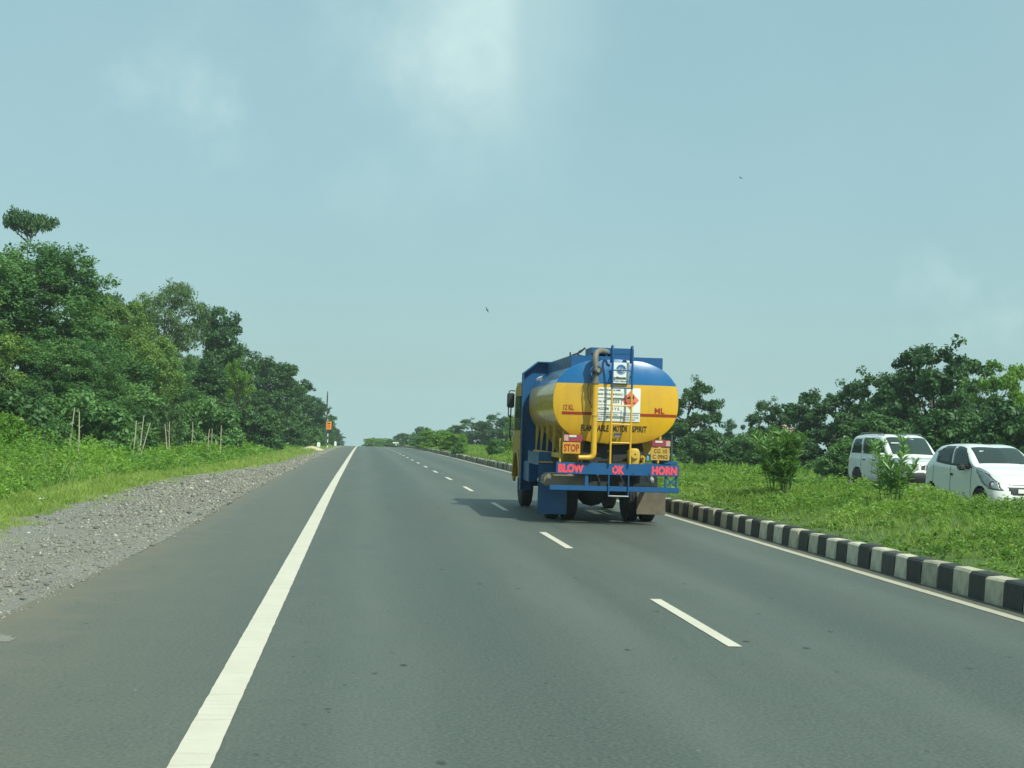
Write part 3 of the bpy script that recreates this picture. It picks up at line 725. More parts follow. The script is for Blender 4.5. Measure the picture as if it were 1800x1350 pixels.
def leaf_plants(n, x, y, h, spread, nleaf, L, aspect, r, droop=.2):
    """n plants, each a stem's worth of leaves from the ground to height h"""
    k = nleaf; N = n * k
    u = r.uniform(.12, 1, (n, k)); a = r.uniform(0, 6.28, (n, k)); rad = r.uniform(.1, 1, (n, k)) * spread[:, None] * (1.15 - .55 * u)
    P = np.stack([x[:, None] + rad * np.cos(a), y[:, None] + rad * np.sin(a), zg(x, y)[:, None] + h[:, None] * u], -1).reshape(N, 3)
    out = np.stack([np.cos(a), np.sin(a), 0 * a], -1).reshape(N, 3)
    T = out + r.normal(0, .45, (N, 3)) + np.array([0, 0, .25 - droop])
    Nn = np.array([0, 0, 1.0]) + out * .35 + r.normal(0, .4, (N, 3))
    LL = np.repeat(L, k) * r.lognormal(0, .25, N)
    return leaf_quads(P, T, Nn, LL, LL / aspect)
# tall weeds in front of the woodland
n = 8000
y = field(n, 24, 260, r); e = edge_g(y)
x = e - 1.7 - r.uniform(0, 1, n) ** 1.1 * (9 + np.maximum(0, y - 40) * .04)
tall = np.exp(-((x + 10.5) / 2.6) ** 2 - ((y - 41) / 9) ** 2)
h = (.5 + .3 * wob(x * .7, y * .5, .8) + r.uniform(0, .35, n)) * np.clip((e - x - 1.2) / 2.2, .3, 1) + tall * r.uniform(.5, 1.25, n)
h = np.clip(h, .15, 2.0) * np.clip(1.15 - y / 700, .8, 1.15); s = np.clip(y / 40, 1, 4)
v, f = leaf_plants(n, x, y, h, .18 * s ** .6 + .08 * h, 26, .085 * s ** .75, 1.9, r)
tint = np.repeat(np.repeat(np.clip(.45 + .45 * wob(x, y, .6, 1.0) + r.normal(0, .16, n), 0, 1), 26) + r.normal(0, .12, n * 26), 4)
tag(link('tall_weeds', np_mesh('tall_weeds', v, f, M['lf_weed'], tint=np.clip(tint, 0, 1))), 'tall bright green weeds growing below the left woodland', 'weeds', kind='stuff')
n = 22000
y = field(n, 24, 240, r); e = edge_g(y); x = e - 1.2 - r.uniform(0, 1, n) * (13 + np.maximum(0, y - 40) * .05)
tall = np.exp(-((x + 10.5) / 2.6) ** 2 - ((y - 41) / 9) ** 2)
h = r.uniform(.2, .7, n) * np.clip((e - x) / 3, .3, 1) + tall * .5; s = np.clip(y / 35, 1, 5)
v, f = blades(n, np.stack([x, y], -1), h, .016 * s * r.uniform(.6, 1.4, n), r, .5)
tint = np.repeat(np.clip(.45 + .3 * wob(x, y, .4) + r.normal(0, .22, n), 0, 1), 4)
tag(link('long_grass', np_mesh('long_grass', v, f, M['lf_grey'], tint=tint)), 'long grey-green grass among the weeds on the left', 'grass', kind='stuff')

# leafy creeping cover and grass on the median
n = 21000
y = field(n, 11.5, 160, r); x = 6.72 + r.uniform(0, 1, n) ** .95 * 5.6
lump = np.clip(.55 + .5 * wob(x * 1.1, y * .9, .9, 2.0), .05, 1.2)
kp = r.uniform(0, 1, n) < np.clip(lump * 1.5 - .25, .1, 1)
x, y, lump = x[kp], y[kp], lump[kp]; n = len(x)
h = (.03 + .21 * lump ** 1.6 * r.uniform(.4, 1, n)) * np.clip((x - 6.55) / .8, .35, 1) 
h = h + .17 * np.exp(-((x - 10.9) / 1.0) ** 2) * r.uniform(.4, 1.2, n)
s = np.clip(y / 22, 1, 5)
v, f = leaf_plants(n, x, y, h, .09 * s ** .7, 18, .046 * s ** .6, 1.7, r, .1)
tint = np.repeat(np.repeat(np.clip(.5 + .4 * wob(x, y, .9, 3.0) + r.normal(0, .16, n), 0, 1), 18) + r.normal(0, .13, n * 18), 4)
tag(link('median_cover', np_mesh('median_cover', v, f, M['lf_median'], tint=np.clip(tint, 0, 1))), 'low leafy green cover growing over the median behind the kerb', 'ground cover', kind='stuff')
n = 120000
y = field(n, 11.5, 240, r); x = 6.66 + r.uniform(0, 1, n) * 5.6; s = np.clip(y / 22, 1, 6)
h = r.uniform(.04, .15, n) * s ** .3 * np.clip((x - 6.5) / .7, .45, 1)
v, f = blades(n, np.stack([x, y], -1), h, .009 * s * r.uniform(.6, 1.4, n), r, .8)
tint = np.repeat(np.clip(.5 + .35 * wob(x, y, .8, 1.5) + r.normal(0, .22, n), 0, 1), 4)
tag(link('median_grass', np_mesh('median_grass', v, f, M['lf_mgrass'], tint=tint)), 'fine green grass between the leafy cover on the median', 'grass', kind='stuff')
n = 24000
y = field(n, 30, 200, r); x = 20.6 + r.uniform(0, 1, n) * 12; s = np.clip(y / 30, 1, 5)
v, f = blades(n, np.stack([x, y], -1), r.uniform(.15, .55, n), .02 * s, r, .5)
tag(link('far_verge_grass', np_mesh('far_verge_grass', v, f, M['lf_weed'], tint=np.repeat(np.clip(r.normal(.4, .2, n), 0, 1), 4))), 'rough grass below the trees beyond the opposite carriageway', 'grass', kind='stuff')

# ------------------------------------------------------------------ oleanders on the median
def oleander(px, pbase, ytop, d, nstem, seed, label, flowers):
    r = np.random.default_rng(seed)
    b = at(px, pbase, d); g = float(zg(b.x, d)); H = at(px, ytop, d).z - g
    root = tag(empty('oleander', (b.x, d, g)), label, 'oleander', 'oleanders planted on the median')
    cl = Cloud(); tips = []
    for k in range(nstem):
        a = 2 * math.pi * k / nstem + r.normal(0, .4); hh = H * r.uniform(.5, 1.0) if k else H
        sp = H * r.uniform(.0, .34) if k else .02 * H
        b0 = .24 * math.sqrt(r.uniform(.05, 1)); path = [Vector((b0 * math.cos(a), b0 * math.sin(a), -.03))]
        for u in np.linspace(.2, 1, 6):
            path.append(Vector(((b0 + sp * u ** 1.2) * math.cos(a) + r.normal(0, .012), (b0 + sp * u ** 1.2) * math.sin(a) + r.normal(0, .012), hh * u)))
        MB().tube(path, [.009 * (1 - .75 * i / 6) for i in range(7)], 6).build('stem', M['lf_ole'] if k % 4 else M['bark'], root, smooth=True)
        P0 = np.array(path)
        nl = 48
        u = r.uniform(.12, 1, nl) ** .8 * 6
        i = np.minimum(u.astype(int), 5); P = P0[i] + (P0[i + 1] - P0[i]) * (u - i)[:, None]
        t = r.uniform(0, 6.28, nl); up = .2 + .8 * (u / 6) + r.normal(0, .3, nl)
        T = np.stack([np.cos(t), np.sin(t), up], -1); L = r.uniform(.13, .23, nl)
        N = np.array([0, 0, 1.0]) - unit(T) * .2 + r.normal(0, .3, (nl, 3))
        v, f = leaf_quads(P + unit(T) * L[:, None] * .5, T, N, L, L * .2, .12)
        cl.add(v, f, np.repeat(np.clip(.35 + .45 * (u / 6) * r.uniform(.3, 1, nl) + r.normal(0, .15, nl), 0, 1), 4))
        tips.append(P0[-1])
        for q in range(3):                                 # side shoots
            j = r.integers(2, 6); p0 = P0[j]; a2 = r.uniform(0, 6.28); l2 = H * r.uniform(.14, .26)
            p1 = p0 + np.array([math.cos(a2) * l2 * .55, math.sin(a2) * l2 * .55, l2 * .8])
            MB().tube([p0, p1], [.006, .003], 5).build('stem', M['bark'], root)
            nl = 22; u = r.uniform(.1, 1, nl)[:, None]
            t = r.uniform(0, 6.28, nl); T = np.stack([np.cos(t), np.sin(t), r.uniform(.2, 1.3, nl)], -1); L = r.uniform(.1, .18, nl)
            v, f = leaf_quads(p0 + (p1 - p0) * u + unit(T) * L[:, None] * .5, T, np.array([0, 0, 1.0]) + r.normal(0, .35, (nl, 3)), L, L * .2, .12)
            cl.add(v, f, np.repeat(np.clip(r.normal(.55, .2, nl), 0, 1), 4)); tips.append(p1)
    link('foliage', cl.mesh('foliage', M['lf_ole']), root)
    tips = sorted(tips, key=lambda p: -p[2])
    for p in (tips[i] for i in flowers):
        c = Cloud(); n = 26; e = rand_unit(n, r)
        v, f = leaf_quads(np.array(p) + e * .045 + np.array([0, 0, .03]), rand_unit(n, r), e + np.array([0, 0, .6]), np.full(n, .05), np.full(n, .045), .2)
        c.add(v, f, np.repeat(r.uniform(0, 1, n), 4)); link('flower', c.mesh('flower', M['petal']), root)
oleander(1372, 868, 757, 29.0, 22, 31, 'bushy oleander with pale pink flowers, farther from the camera', (1, 4, 7))
oleander(1565, 888, 768, 25.2, 8, 36, 'slender flowerless oleander in front of the white van', ())

# ------------------------------------------------------------------ the tanker lorry (local: x right, y forward from the rear bar, z up)
truck = tag(empty('tanker_truck', (4.43, 25.1, 0)), 'blue and yellow fuel tanker lorry driving away in the right lane', 'tanker truck')
def part(mb, name, mat, parent=truck, **k): return mb.build(name, mat, parent, **k)
TA, TB, TZ, TN = 1.115, .75, 2.172, 2.45              # tank half width, half height, centre height, squareness
TY0, TY1, DISH = .20, 3.98, .13
ZB = 2.478                                            # edge of the blue top
def trad(x, z): return (abs(x / TA) ** TN + abs((z - TZ) / TB) ** TN) ** (1 / TN)
def ydish(x, z):
    q = min(1.0, trad(x, z)); return TY0 - DISH * (1 - q ** 2.6)
def tank_ring(k=1.0, n=72):
    """outline with points exactly on the colour edge"""
    out = []
    ta = math.asin(min(1, ((ZB - TZ) / TB) ** (TN / 2)))
    angs = sorted(set([2 * math.pi * i / n for i in range(n)] + [ta, math.pi - ta]))
    for a in angs:
        c, s = math.cos(a), math.sin(a)
        out.append((math.copysign(abs(c) ** (2 / TN), c) * TA * k, math.copysign(abs(s) ** (2 / TN), s) * TB * k + TZ))
    return out
ring = tank_ring(); nr = len(ring)
def tank_shell():
    v, f, m = [], [], []
    ys = [(TY0, 1.0), (TY0 + .012, 1.008), (TY0 + .04, 1.008), (TY0 + .05, 1.0)]
    ys += [(TY1 - .02, 1.0), (TY1 + .06, .9), (TY1 + .1, .6)]
    for y, k in ys: v += [(x * k, y, (z - TZ) * k + TZ) for x, z in ring]
    for i in range(len(ys) - 1):
        for j in range(nr):
            k = (j + 1) % nr
            f.append((i * nr + j, i * nr + k, (i + 1) * nr + k, (i + 1) * nr + j))
            m.append(1 if (ring[j][1] + ring[k][1]) / 2 > ZB else 0)
    f.append(tuple((len(ys) - 1) * nr + j for j in range(nr))); m.append(0)
    mb = MB(); mb.add(v, f); mb.m = m
    return mb
part(tank_shell(), 'tank_shell', [M['yellow'], M['blue_tank']], smooth=True)
# rear dished end as a grid of rows so that the colour edge is straight
def dish_end(lo, hi, nrow):
    v, f = [], []; nc = 48
    for i in range(nrow + 1):
        z = lo + (hi - lo) * i / nrow
        q = max(0, 1 - abs((z - TZ) / TB) ** TN) ** (1 / TN) * TA
        for j in range(nc + 1):
            x = q * math.sin((j / nc - .5) * math.pi); v.append((x, ydish(x, z), z))
    for i in range(nrow):
        for j in range(nc):
            a = i * (nc + 1) + j; f.append((a, a + 1, a + nc + 2, a + nc + 1))
    mb = MB(); mb.add(v, f); return mb
def cosrows(lo, hi): return None
end = part(dish_end(TZ - TB * .9999, ZB, 40), 'tank_end', M['yellow'], smooth=True)
part(dish_end(ZB, TZ + TB * .9999, 22), 'tank_end_top', M['blue_tank'], smooth=True)
def on_dish(poly_xz, off):
    return [(x, ydish(x, z) - off, z) for x, z in poly_xz]
def dish_rect(x0, x1, z0, z1, off, name, mat, parent, n=14, nz=1, th=.0):
    mb = MB(); v = []
    for i in range(n + 1):
        for k in range(nz + 1):
            x = x0 + (x1 - x0) * i / n; z = z0 + (z1 - z0) * k / nz
            v.append((x, ydish(x, z) - off, z))
    f = [(i * (nz + 1) + k, (i + 1) * (nz + 1) + k, (i + 1) * (nz + 1) + k + 1, i * (nz + 1) + k + 1) for i in range(n) for k in range(nz)]
    mb.add(v, f); return mb.build(name, mat, parent)
def dish_text(t, cx, cz, w, h, off, mat, parent, bold=.0, name='lettering'):
    x, z, f = text_points(t, w, h, bold)
    mb = MB(); mb.add([(cx + a, ydish(cx + a, cz + b) - off, cz + b) for a, b in zip(x, z)], f)
    return mb.build(name, mat, parent)
def flat_text(t, cx, cz, w, h, y, mat, parent, bold=.0, name='lettering'):
    x, z, f = text_points(t, w, h, bold)
    mb = MB(); mb.add([(cx + a, y, cz + b) for a, b in zip(x, z)], f)
    return mb.build(name, mat, parent)
dish_rect(-.965, -.385, 1.925, 1.975, .004, 'red_stripe', M['red'], truck)
dish_rect(.415, 1.09, 1.925, 1.975, .004, 'red_stripe', M['red'], truck)
dish_text('12 KL', -.85, 2.052, .18, .095, .006, M['red'], truck, .02)
dish_text('ML', .77, 2.035, .18, .1, .006, M['red'], truck, .025)
dish_text('FLAMMABLE', -.375, 1.70, .49, .11, .006, M['black'], truck, .02)
dish_text('MOTOR', .075, 1.70, .255, .11, .006, M['black'], truck, .02)
dish_text('SPIRIT', .418, 1.70, .265, .11, .006, M['black'], truck, .02)
# hazard panel
hz = dish_rect(-.375, .412, 1.826, 2.418, .012, 'hazard_panel', M['panel'], truck, 16, 12)
def hline(x0, x1, z0, z1): dish_rect(x0, x1, z0, z1, .016, 'panel_rule', M['black'], hz, 8)
for (x0, x1, z) in ((-.375, .075, 2.235), (-.375, .075, 2.11), (-.375, .412, 1.978)): hline(x0, x1, z - .004, z + .004)
for (x, z0, z1) in ((.072, 2.11, 2.235), (.072, 1.828, 2.03)): dish_rect(x - .004, x + .004, z0, z1, .016, 'panel_rule', M['black'], hz, 1, 6)
for t, cx, cz, w, h in (('CORRECT TECHNICAL NAME', -.15, 2.375, .40, .034), ('MS/HSD PETROLEUM PRODUCT', -.125, 2.30, .46, .038), ('U.N. NO.', -.27, 2.172, .18, .042), ('1203', -.04, 2.172, .15, .05),
                        ('HAZCHEM', -.25, 2.045, .2, .046), ('3 Y E', -.03, 2.045, .13, .05), ('IN EMERGENCY DIAL', -.165, 1.945, .36, .024), ('POLICE 100', -.25, 1.903, .2, .024), ('FIRE 101', -.265, 1.862, .17, .024),
                        ('SPECIALIST ADVICE', .245, 1.945, .28, .024), ('USE FIRE DRY FOAM', .245, 1.898, .28, .022), ('EXTINGUISHERS', .215, 1.86, .22, .02)):
    dish_text(t, cx, cz, w, h, .016, M['black'], hz, .01)
def dish_poly(pts, off, name, mat, parent):
    mb = MB(); mb.add(on_dish(pts, off), [tuple(range(len(pts)))]); return mb.build(name, mat, parent)
dc = (.232, 2.205)
dia = dish_poly([(dc[0] - .155, dc[1]), (dc[0], dc[1] - .165), (dc[0] + .155, dc[1]), (dc[0], dc[1] + .165)], .017, 'hazard_diamond', M['pink'], hz)
def flame(cx, cz, s): return [(cx + s * a, cz + s * b) for a, b in ((-.5, 0), (-.55, .35), (-.25, .8), (-.28, .45), (-.05, .75), (.05, 1.3), (.3, .8), (.5, .35), (.4, 0))]
dish_poly(flame(dc[0] - .03, dc[1] + .02, .055), .021, 'flame_mark', M['black'], hz)
dish_poly(flame(dc[0] + .035, dc[1] + .02, .065), .022, 'flame_mark', M['black'], hz)
dish_text('HIGHLY', dc[0], dc[1] - .012, .11, .024, .021, M['red'], hz, .02)
dish_text('INFLAMMABLE', dc[0], dc[1] - .05, .19, .03, .021, M['red'], hz, .02)
dish_text('3', dc[0], dc[1] - .115, .02, .03, .021, M['red'], hz, .02)
part(MB().box(-.045, .075, .045, .09, 1.545, 1.625), 'reflector', M['steel'], bevel=.008)

# placard with the round emblem, held on the ladder
plac = part(MB().box(-.095, .19, .02, .032, 2.495, 2.86), 'placard', M['panel'], bevel=.003)
ec, ez, yf = .045, 2.735, .0165
def ringpoly(r0, r1, a0=0, a1=360, n=40, cx=ec, cz=ez):
    v, f = [], []
    for i in range(n + 1):
        a = math.radians(a0 + (a1 - a0) * i / n)
        v += [(cx + r0 * math.cos(a), 0, cz + r0 * math.sin(a)), (cx + r1 * math.cos(a), 0, cz + r1 * math.sin(a))]
    f = [(2 * i, 2 * i + 1, 2 * i + 3, 2 * i + 2) for i in range(n)]
    return v, f
def emblem(parts, y, mat):
    mb = MB()
    for v, f in parts: mb.add([(a, y, c) for a, _, c in v], f)
    return mb.build('emblem', mat, plac)
emblem([ringpoly(.052, .088, 8, 172)], yf, M['logo'])
emblem([ringpoly(.074, .085, 188, 352)], yf, M['logo'])
emblem([ringpoly(.036, .046, 0, 360)], yf - .001, M['logo'])
emblem([ringpoly(.006, .026, 60, 300, 20, ec, ez)], yf - .001, M['black'])
emblem([ringpoly(.052, .064, 200, 330)], yf - .001, M['logo'])
flat_text('Bharat', ec - .0, 2.59, .16, .045, yf, M['black'], plac, .005)
flat_text('Petroleum', ec + .0, 2.537, .25, .042, yf, M['black'], plac, .005)

# ladder: blue above, yellow below, hooped over the top
lad = empty('ladder', (0, 0, 0)); lad.parent = truck
LY = -.085
for x in (-.125, .225):
    MB().tube([(x, LY, 1.085), (x, LY, 1.7), (x, LY, 2.395)], .0185, 10).build('lower_rail', M['yellow'], lad, smooth=True)
    hoop = [(x, LY, 2.395), (x, LY, 2.75), (x, LY, 3.06)] + [(x, LY + .07 - .07 * math.cos(a), 3.06 + .085 * math.sin(a)) for a in np.linspace(.3, math.pi, 9)] + [(x, LY + .15, 2.95), (x, LY + .2, 2.86)]
    MB().tube(hoop, .02, 10).build('upper_rail', M['blue'], lad, smooth=True)
    part(MB().tube([(x - .01, LY + .02, .515), (x - .01, LY + .03, .89)], .013, 8), 'step_rail', M['blue'], smooth=True)
for z, m in ((2.72, 'blue'), (2.41, 'blue'), (2.10, 'yellow'), (1.775, 'yellow'), (1.452, 'yellow')):
    MB().tube([(-.125, LY, z), (.225, LY, z)], .0135, 8).build('rung', M[m], lad, smooth=True)
part(MB().tube([(-.14, LY + .02, .52), (.22, LY + .02, .52)], .014, 8), 'bottom_step', M['steel'], smooth=True)
for z in (2.62, 1.3):
    for x in (-.125, .225): MB().tube([(x, LY, z), (x, .2, z)], .011, 6).build('ladder_bracket', M['blue' if z > 2 else 'yellow'], lad)

# filling pipe
PX, PY = -.418, -.07
part(MB().tube([(PX, PY, 1.24), (PX, PY, 1.8), (PX, PY, 2.48)], .052, 14), 'pipe', M['yellow'], smooth=True)
part(MB().tube([(PX, PY, 1.26), (PX - .01, PY, 1.215), (PX - .04, PY, 1.19), (PX - .1, PY - .01, 1.18), (PX - .27, PY - .02, 1.178)], [.052, .052, .05, .046, .042], 12), 'pipe_elbow', M['yellow'], smooth=True)
part(MB().tube([(PX, PY, 2.47), (PX, PY, 2.62), (PX + .0, PY, 2.80), (PX - .02, PY + .02, 2.92), (PX + .01, PY + .06, 3.02), (PX + .09, PY + .13, 3.06), (PX + .24, PY + .3, 3.045)], [.052, .054, .054, .056, .056, .054, .05], 12), 'hose', M['pipe'], smooth=True)
part(MB().lathe([(-.05, .06), (-.045, .088), (-.015, .088), (-.01, .06), (.01, .06), (.015, .088), (.045, .088), (.05, .06)], (PX + .015, PY, 2.70), 'y', 20), 'valve', M['dark'], smooth=True)
part(MB().tube([(PX + .0, PY - .06, 2.70), (PX + .03, PY - .11, 2.705)], [.045, .038], 12), 'valve_cap', M['steel'], smooth=True)
part(MB().lathe([(-.02, .06), (-.018, .068), (.018, .068), (.02, .06)], (PX, PY, 2.49), 'z', 18), 'pipe_collar', M['pipe'], smooth=True)
part(MB().lathe([(-.012, .053), (-.01, .062), (.01, .062), (.012, .053)], (PX, PY, 1.92), 'z', 18), 'pipe_clamp', M['yellow_d'], smooth=True)
part(MB().tube([(PX - .04, PY - .04, 2.66), (PX - .10, PY, 2.55), (PX - .13, PY + .03, 2.4), (PX - .11, PY + .03, 2.2), (PX - .05, PY, 2.05), (PX - .03, PY, 1.98)], .007, 6), 'cable', M['dark'])
part(MB().tube([(PX - .07, PY - .02, 2.72), (PX - .12, PY + .02, 2.6), (PX - .085, PY, 2.35), (PX - .07, PY, 2.12)], .006, 6), 'cable', M['dark'])

# spill tray round the top of the tank, with the raised hatch box
tray = empty('spill_tray', (0, 0, 0)); tray.parent = truck
for a in ((-.765, -.745, .62, 3.9), (.88, .90, .62, 3.9)):
    MB().box(a[0], a[1], a[2], a[3], 2.52, 2.99).build('tray_side', M['blue'], tray, bevel=.004)
for y in (.6, 3.9):
    MB().box(-.766, .901, y - .01, y + .012, 2.6, 2.992).build('tray_end', M['blue'], tray, bevel=.004)
for y in (1.7, 2.8): MB().box(-.74, .875, y, y + .02, 2.7, 2.96).build('tray_divider', M['blue'], tray)
hb = empty('hatch_box', (0, 0, 0)); hb.parent = truck
MB().box(-.34, .43, 1.02, 1.04, 3.06, 3.165).build('box_panel', M['blue'], hb, bevel=.004)
MB().box(.02, .43, .98, 1.0, 2.94, 3.055).build('box_panel', M['blue'], hb, bevel=.004)
MB().box(-.34, .43, 1.04, 1.75, 3.15, 3.17).build('box_lid', M['blue'], hb, bevel=.004)
for x in (-.34, -.06, .41): MB().box(x, x + .02, 1.04, 1.72, 2.9, 3.15).build('box_post', M['blue'], hb)
MB().box(-.32, .40, 1.3, 1.32, 2.9, 3.14).build('box_back', M['dark'], hb)
for k, (x, y) in enumerate(((.05, 2.2), (.05, 3.3))):
    part(MB().lathe([(0, .26), (.08, .26), (.1, .24), (.11, .1), (.13, .05)], (x, y, 2.9), 'z', 24), 'manhole', M['steel'], smooth=True)
lev = part(MB().tube([(-.72, .9, 3.0), (-.64, .9, 3.03), (-.55, .9, 3.07), (-.47, .9, 3.15)], .016, 8), 'lever', M['dark'], smooth=True)
MB().tube([(-.6, .9, 2.99), (-.58, .9, 3.08), (-.52, .9, 3.11)], .013, 8).build('lever_arm', M['dark'], lev, smooth=True)
MB().tube([(-.74, .9, 2.98), (-.74, .9, 3.06)], .013, 8).build('lever_pin', M['dark'], lev, smooth=True)
MB().tube([(-.62, .9, 3.02), (-.5, .9, 3.0)], .012, 8).build('lever_link', M['dark'], lev, smooth=True)

# rear lamps and plates
for x0, x1, z0, z1, s in ((-.945, -.615, 1.447, 1.575, 1), (.622, .953, 1.40, 1.52, -1)):
    lp = part(MB().box(x0, x1, -.02, .06, z0, z1), 'tail_lamp', M['lamp'], bevel=.008)
    xa = x0 + .005 if s > 0 else x1 - .085
    MB().box(xa, xa + .08, -.028, -.018, z0 + .012, z1 - .012).build('clear_lens', M['lamp_w'], lp, bevel=.004)
    xm = (x0 + x1) / 2 - .03 + .02 * s
    MB().box(xm - .06, xm + .07, -.03, -.018, z1 - .05, z1 - .012).build('reflector_strip', M['cream'], lp, bevel=.003)
sp = part(MB().box(-.955, -.645, -.012, .0, 1.24, 1.44), 'stop_plate', M['plate_o'], bevel=.003)
flat_text('STOP', -.80, 1.34, .27, .13, -.0145, M['red'], sp, .03)
np_ = part(MB().box(.606, .94, -.012, .0, 1.165, 1.385), 'number_plate', M['plate'], bevel=.003)
flat_text('CG 10', .775, 1.325, .23, .07, -.0145, M['black'], np_, .015)
flat_text('C 0962', .775, 1.228, .27, .07, -.0145, M['black'], np_, .015)

# rear board with the painted words, lower bar
bd = part(MB().box(-1.06, 1.115, -.03, .03, .885, 1.09), 'rear_board', M['blue'], bevel=.006)
flat_text('BLOW', -.80, .985, .45, .155, -.033, M['letter_red'], bd, .06)
flat_text('OK', .032, .98, .215, .155, -.033, M['letter_red'], bd, .06)
flat_text('HORN', .855, .985, .45, .155, -.033, M['letter_red'], bd, .06)
for x in (-.52, -.05, .3, .58): MB().lathe([(0, .012), (-.008, .012), (-.012, .006)], (x, -.03, 1.04 if x < 0 else .92), 'y', 8).build('bolt', M['dark'], bd)
part(MB().box(-1.165, 1.122, -.04, .03, .60, .69), 'bumper_bar', M['blue'], bevel=.008)
part(MB().box(-1.02, 1.09, .03, .16, .90, .96), 'cross_member', M['dark'])
part(MB().box(-.545, -.485, .0, .06, .69, .886), 'bar_hanger', M['blue'], bevel=.004)
for x in (.885, 1.08): part(MB().box(x - .015, x + .015, .0, .03, .69, .886), 'bracket_post', M['blue'])
part(MB().tube([(.9, .015, .86), (1.07, .015, .72)], .012, 6), 'bracket_brace', M['blue'])
part(MB().tube([(.9, .015, .72), (1.07, .015, .86)], .012, 6), 'bracket_brace', M['blue'])
part(MB().box(.86, 1.10, .02, .10, 1.10, 1.15), 'top_bracket', M['blue'], bevel=.005)
part(MB().tube([(.985, .06, 1.1), (.985, .06, 1.62)], .022, 8), 'lamp_post', M['pole_g'], smooth=True)
part(MB().tube([(-.985, .08, 1.0), (-.985, .08, 1.5)], .02, 8), 'lamp_post', M['yellow_d'], smooth=True)

# frame, saddles, running gear
for s in (-1, 1):
    part(MB().box(s * .42 - .035, s * .42 + .035, .16, 6.6, .74, .97), 'chassis_rail', M['dark'])
    for y in (.55, 1.75, 3.0):
        ss = [(s * .36, .97), (s * .5, .97), (s * .88, 1.62), (s * .82, 1.72), (s * .36, 1.47)]
        part(MB().prism(ss, 'y', y, y + .07), 'tank_saddle', M['yellow_d'], bevel=.004)
    part(MB().tube([(s * .86, .6, 1.68), (s * .86, .6, 1.1)], .022, 8), 'strut', M['yellow_d'])
    part(MB().box(s * .98 - .03, s * .98 + .03, .1, 3.9, 1.16, 1.24), 'side_rail', M['yellow_d'])
    for y in (1.0, 1.9, 2.8, 3.6):
        part(MB().prism([(s * .98, 1.24), (s * 1.0, 1.24), (s * 1.0, 1.8), (s * .94, 1.66)], 'y', y, y + .03), 'side_stay', M['yellow_d'])
part(MB().prism([(-.6, 1.12), (.6, 1.12), (.5, 1.48), (0, 1.43), (-.5, 1.48)], 'y', .34, .37), 'rear_cross_plate', M['dark'])
vb = part(MB().lathe([(-.14, .04), (-.13, .1), (-.05, .115), (.05, .115), (.12, .09), (.14, .06)], (.33, .14, 1.22), 'z', 20), 'outlet_valve', M['yellow_d'], smooth=True)
MB().lathe([(-.015, .03), (-.012, .075), (.012, .075), (.015, .03)], (.33, .0, 1.26), 'y', 16).build('hand_wheel', M['yellow_d'], vb, smooth=True)
MB().tube([(.33, .12, 1.26), (.33, -.02, 1.26)], .015, 8).build('valve_stem', M['dark'], vb)
part(MB().tube([(.5, .1, 1.11), (.5, .08, 1.2), (.46, .05, 1.22)], .03, 10), 'drain_pipe', M['yellow'], smooth=True)
part(MB().box(.545, .635, .03, .09, 1.155, 1.24), 'junction_box', paint('pale_blue', (.16, .36, .5), .5), bevel=.006)
part(MB().box(-.62, -.3, .1, .3, 1.0, 1.14), 'dark_box', M['dark'], bevel=.01)
part(MB().box(-.44, .44, .62, .74, .66, .93), 'rear_cross_beam', M['dark'], bevel=.01)
# dusty silencer box on the left, grey air tanks behind the bars
part(MB().prism([(-1.22, .66), (-1.24, .74), (-1.2, .86), (-1.1, .885), (-.5, .885), (-.46, .84), (-.46, .66)], 'y', .25, .85), 'silencer_box', M['dusty'], bevel=.03, seg=3)
part(MB().lathe([(0, .05), (.02, .11), (.4, .11), (.42, .05)], (.42, .5, .78), 'x', 18), 'air_tank', M['steel'], smooth=True)
part(MB().tube([(.6, .3, .88), (.66, .26, .78), (.72, .28, .72), (.8, .3, .7)], .02, 8), 'air_hose', M['steel'], smooth=True)
part(MB().tube([(-.3, .25, .9), (-.26, .22, .8), (-.23, .25, .7)], .012, 8), 'air_hose', M['steel'], smooth=True)
part(MB().tube([(.12, .25, .9), (.16, .22, .78), (.2, .25, .72)], .014, 8), 'air_hose', M['steel'], smooth=True)
RA, FA = 1.75, 6.0
part(MB().lathe([(-.75, .07), (-.36, .085), (-.3, .12), (-.2, .22), (-.05, .255), (.1, .22), (.22, .12), (.3, .085), (.75, .07)], (-.1, RA, .5), 'x', 22), 'rear_axle', M['dark'], smooth=True)
part(MB().tube([(-.9, FA, .48), (.9, FA, .48)], .05, 10), 'front_axle', M['dark'])
part(MB().tube([(-.08, RA, .55), (-.02, 4.6, .78)], .05, 10), 'drive_shaft', M['dark'])
for s in (-1, 1):
    part(MB().tube([(s * .42, RA - .6, .82), (s * .42, RA, .6), (s * .42, RA + .6, .82)], .045, 6), 'leaf_spring', M['dark'])
def tyre_prof(w, r, rin):
    h = w / 2
    return [(-h * .8, rin), (-h, rin + .06), (-h * 1.02, (r + rin) / 2), (-h * .95, r - .06), (-h * .78, r - .012), (-h * .72, r), (-h * .42, r), (-h * .40, r - .012), (-h * .30, r - .012), (-h * .28, r), (-.012, r), (-.01, r - .012),
            (.01, r - .012), (.012, r), (h * .28, r), (h * .30, r - .012), (h * .40, r - .012), (h * .42, r), (h * .72, r), (h * .78, r - .012), (h * .95, r - .06), (h * 1.02, (r + rin) / 2), (h, rin + .06), (h * .8, rin)]
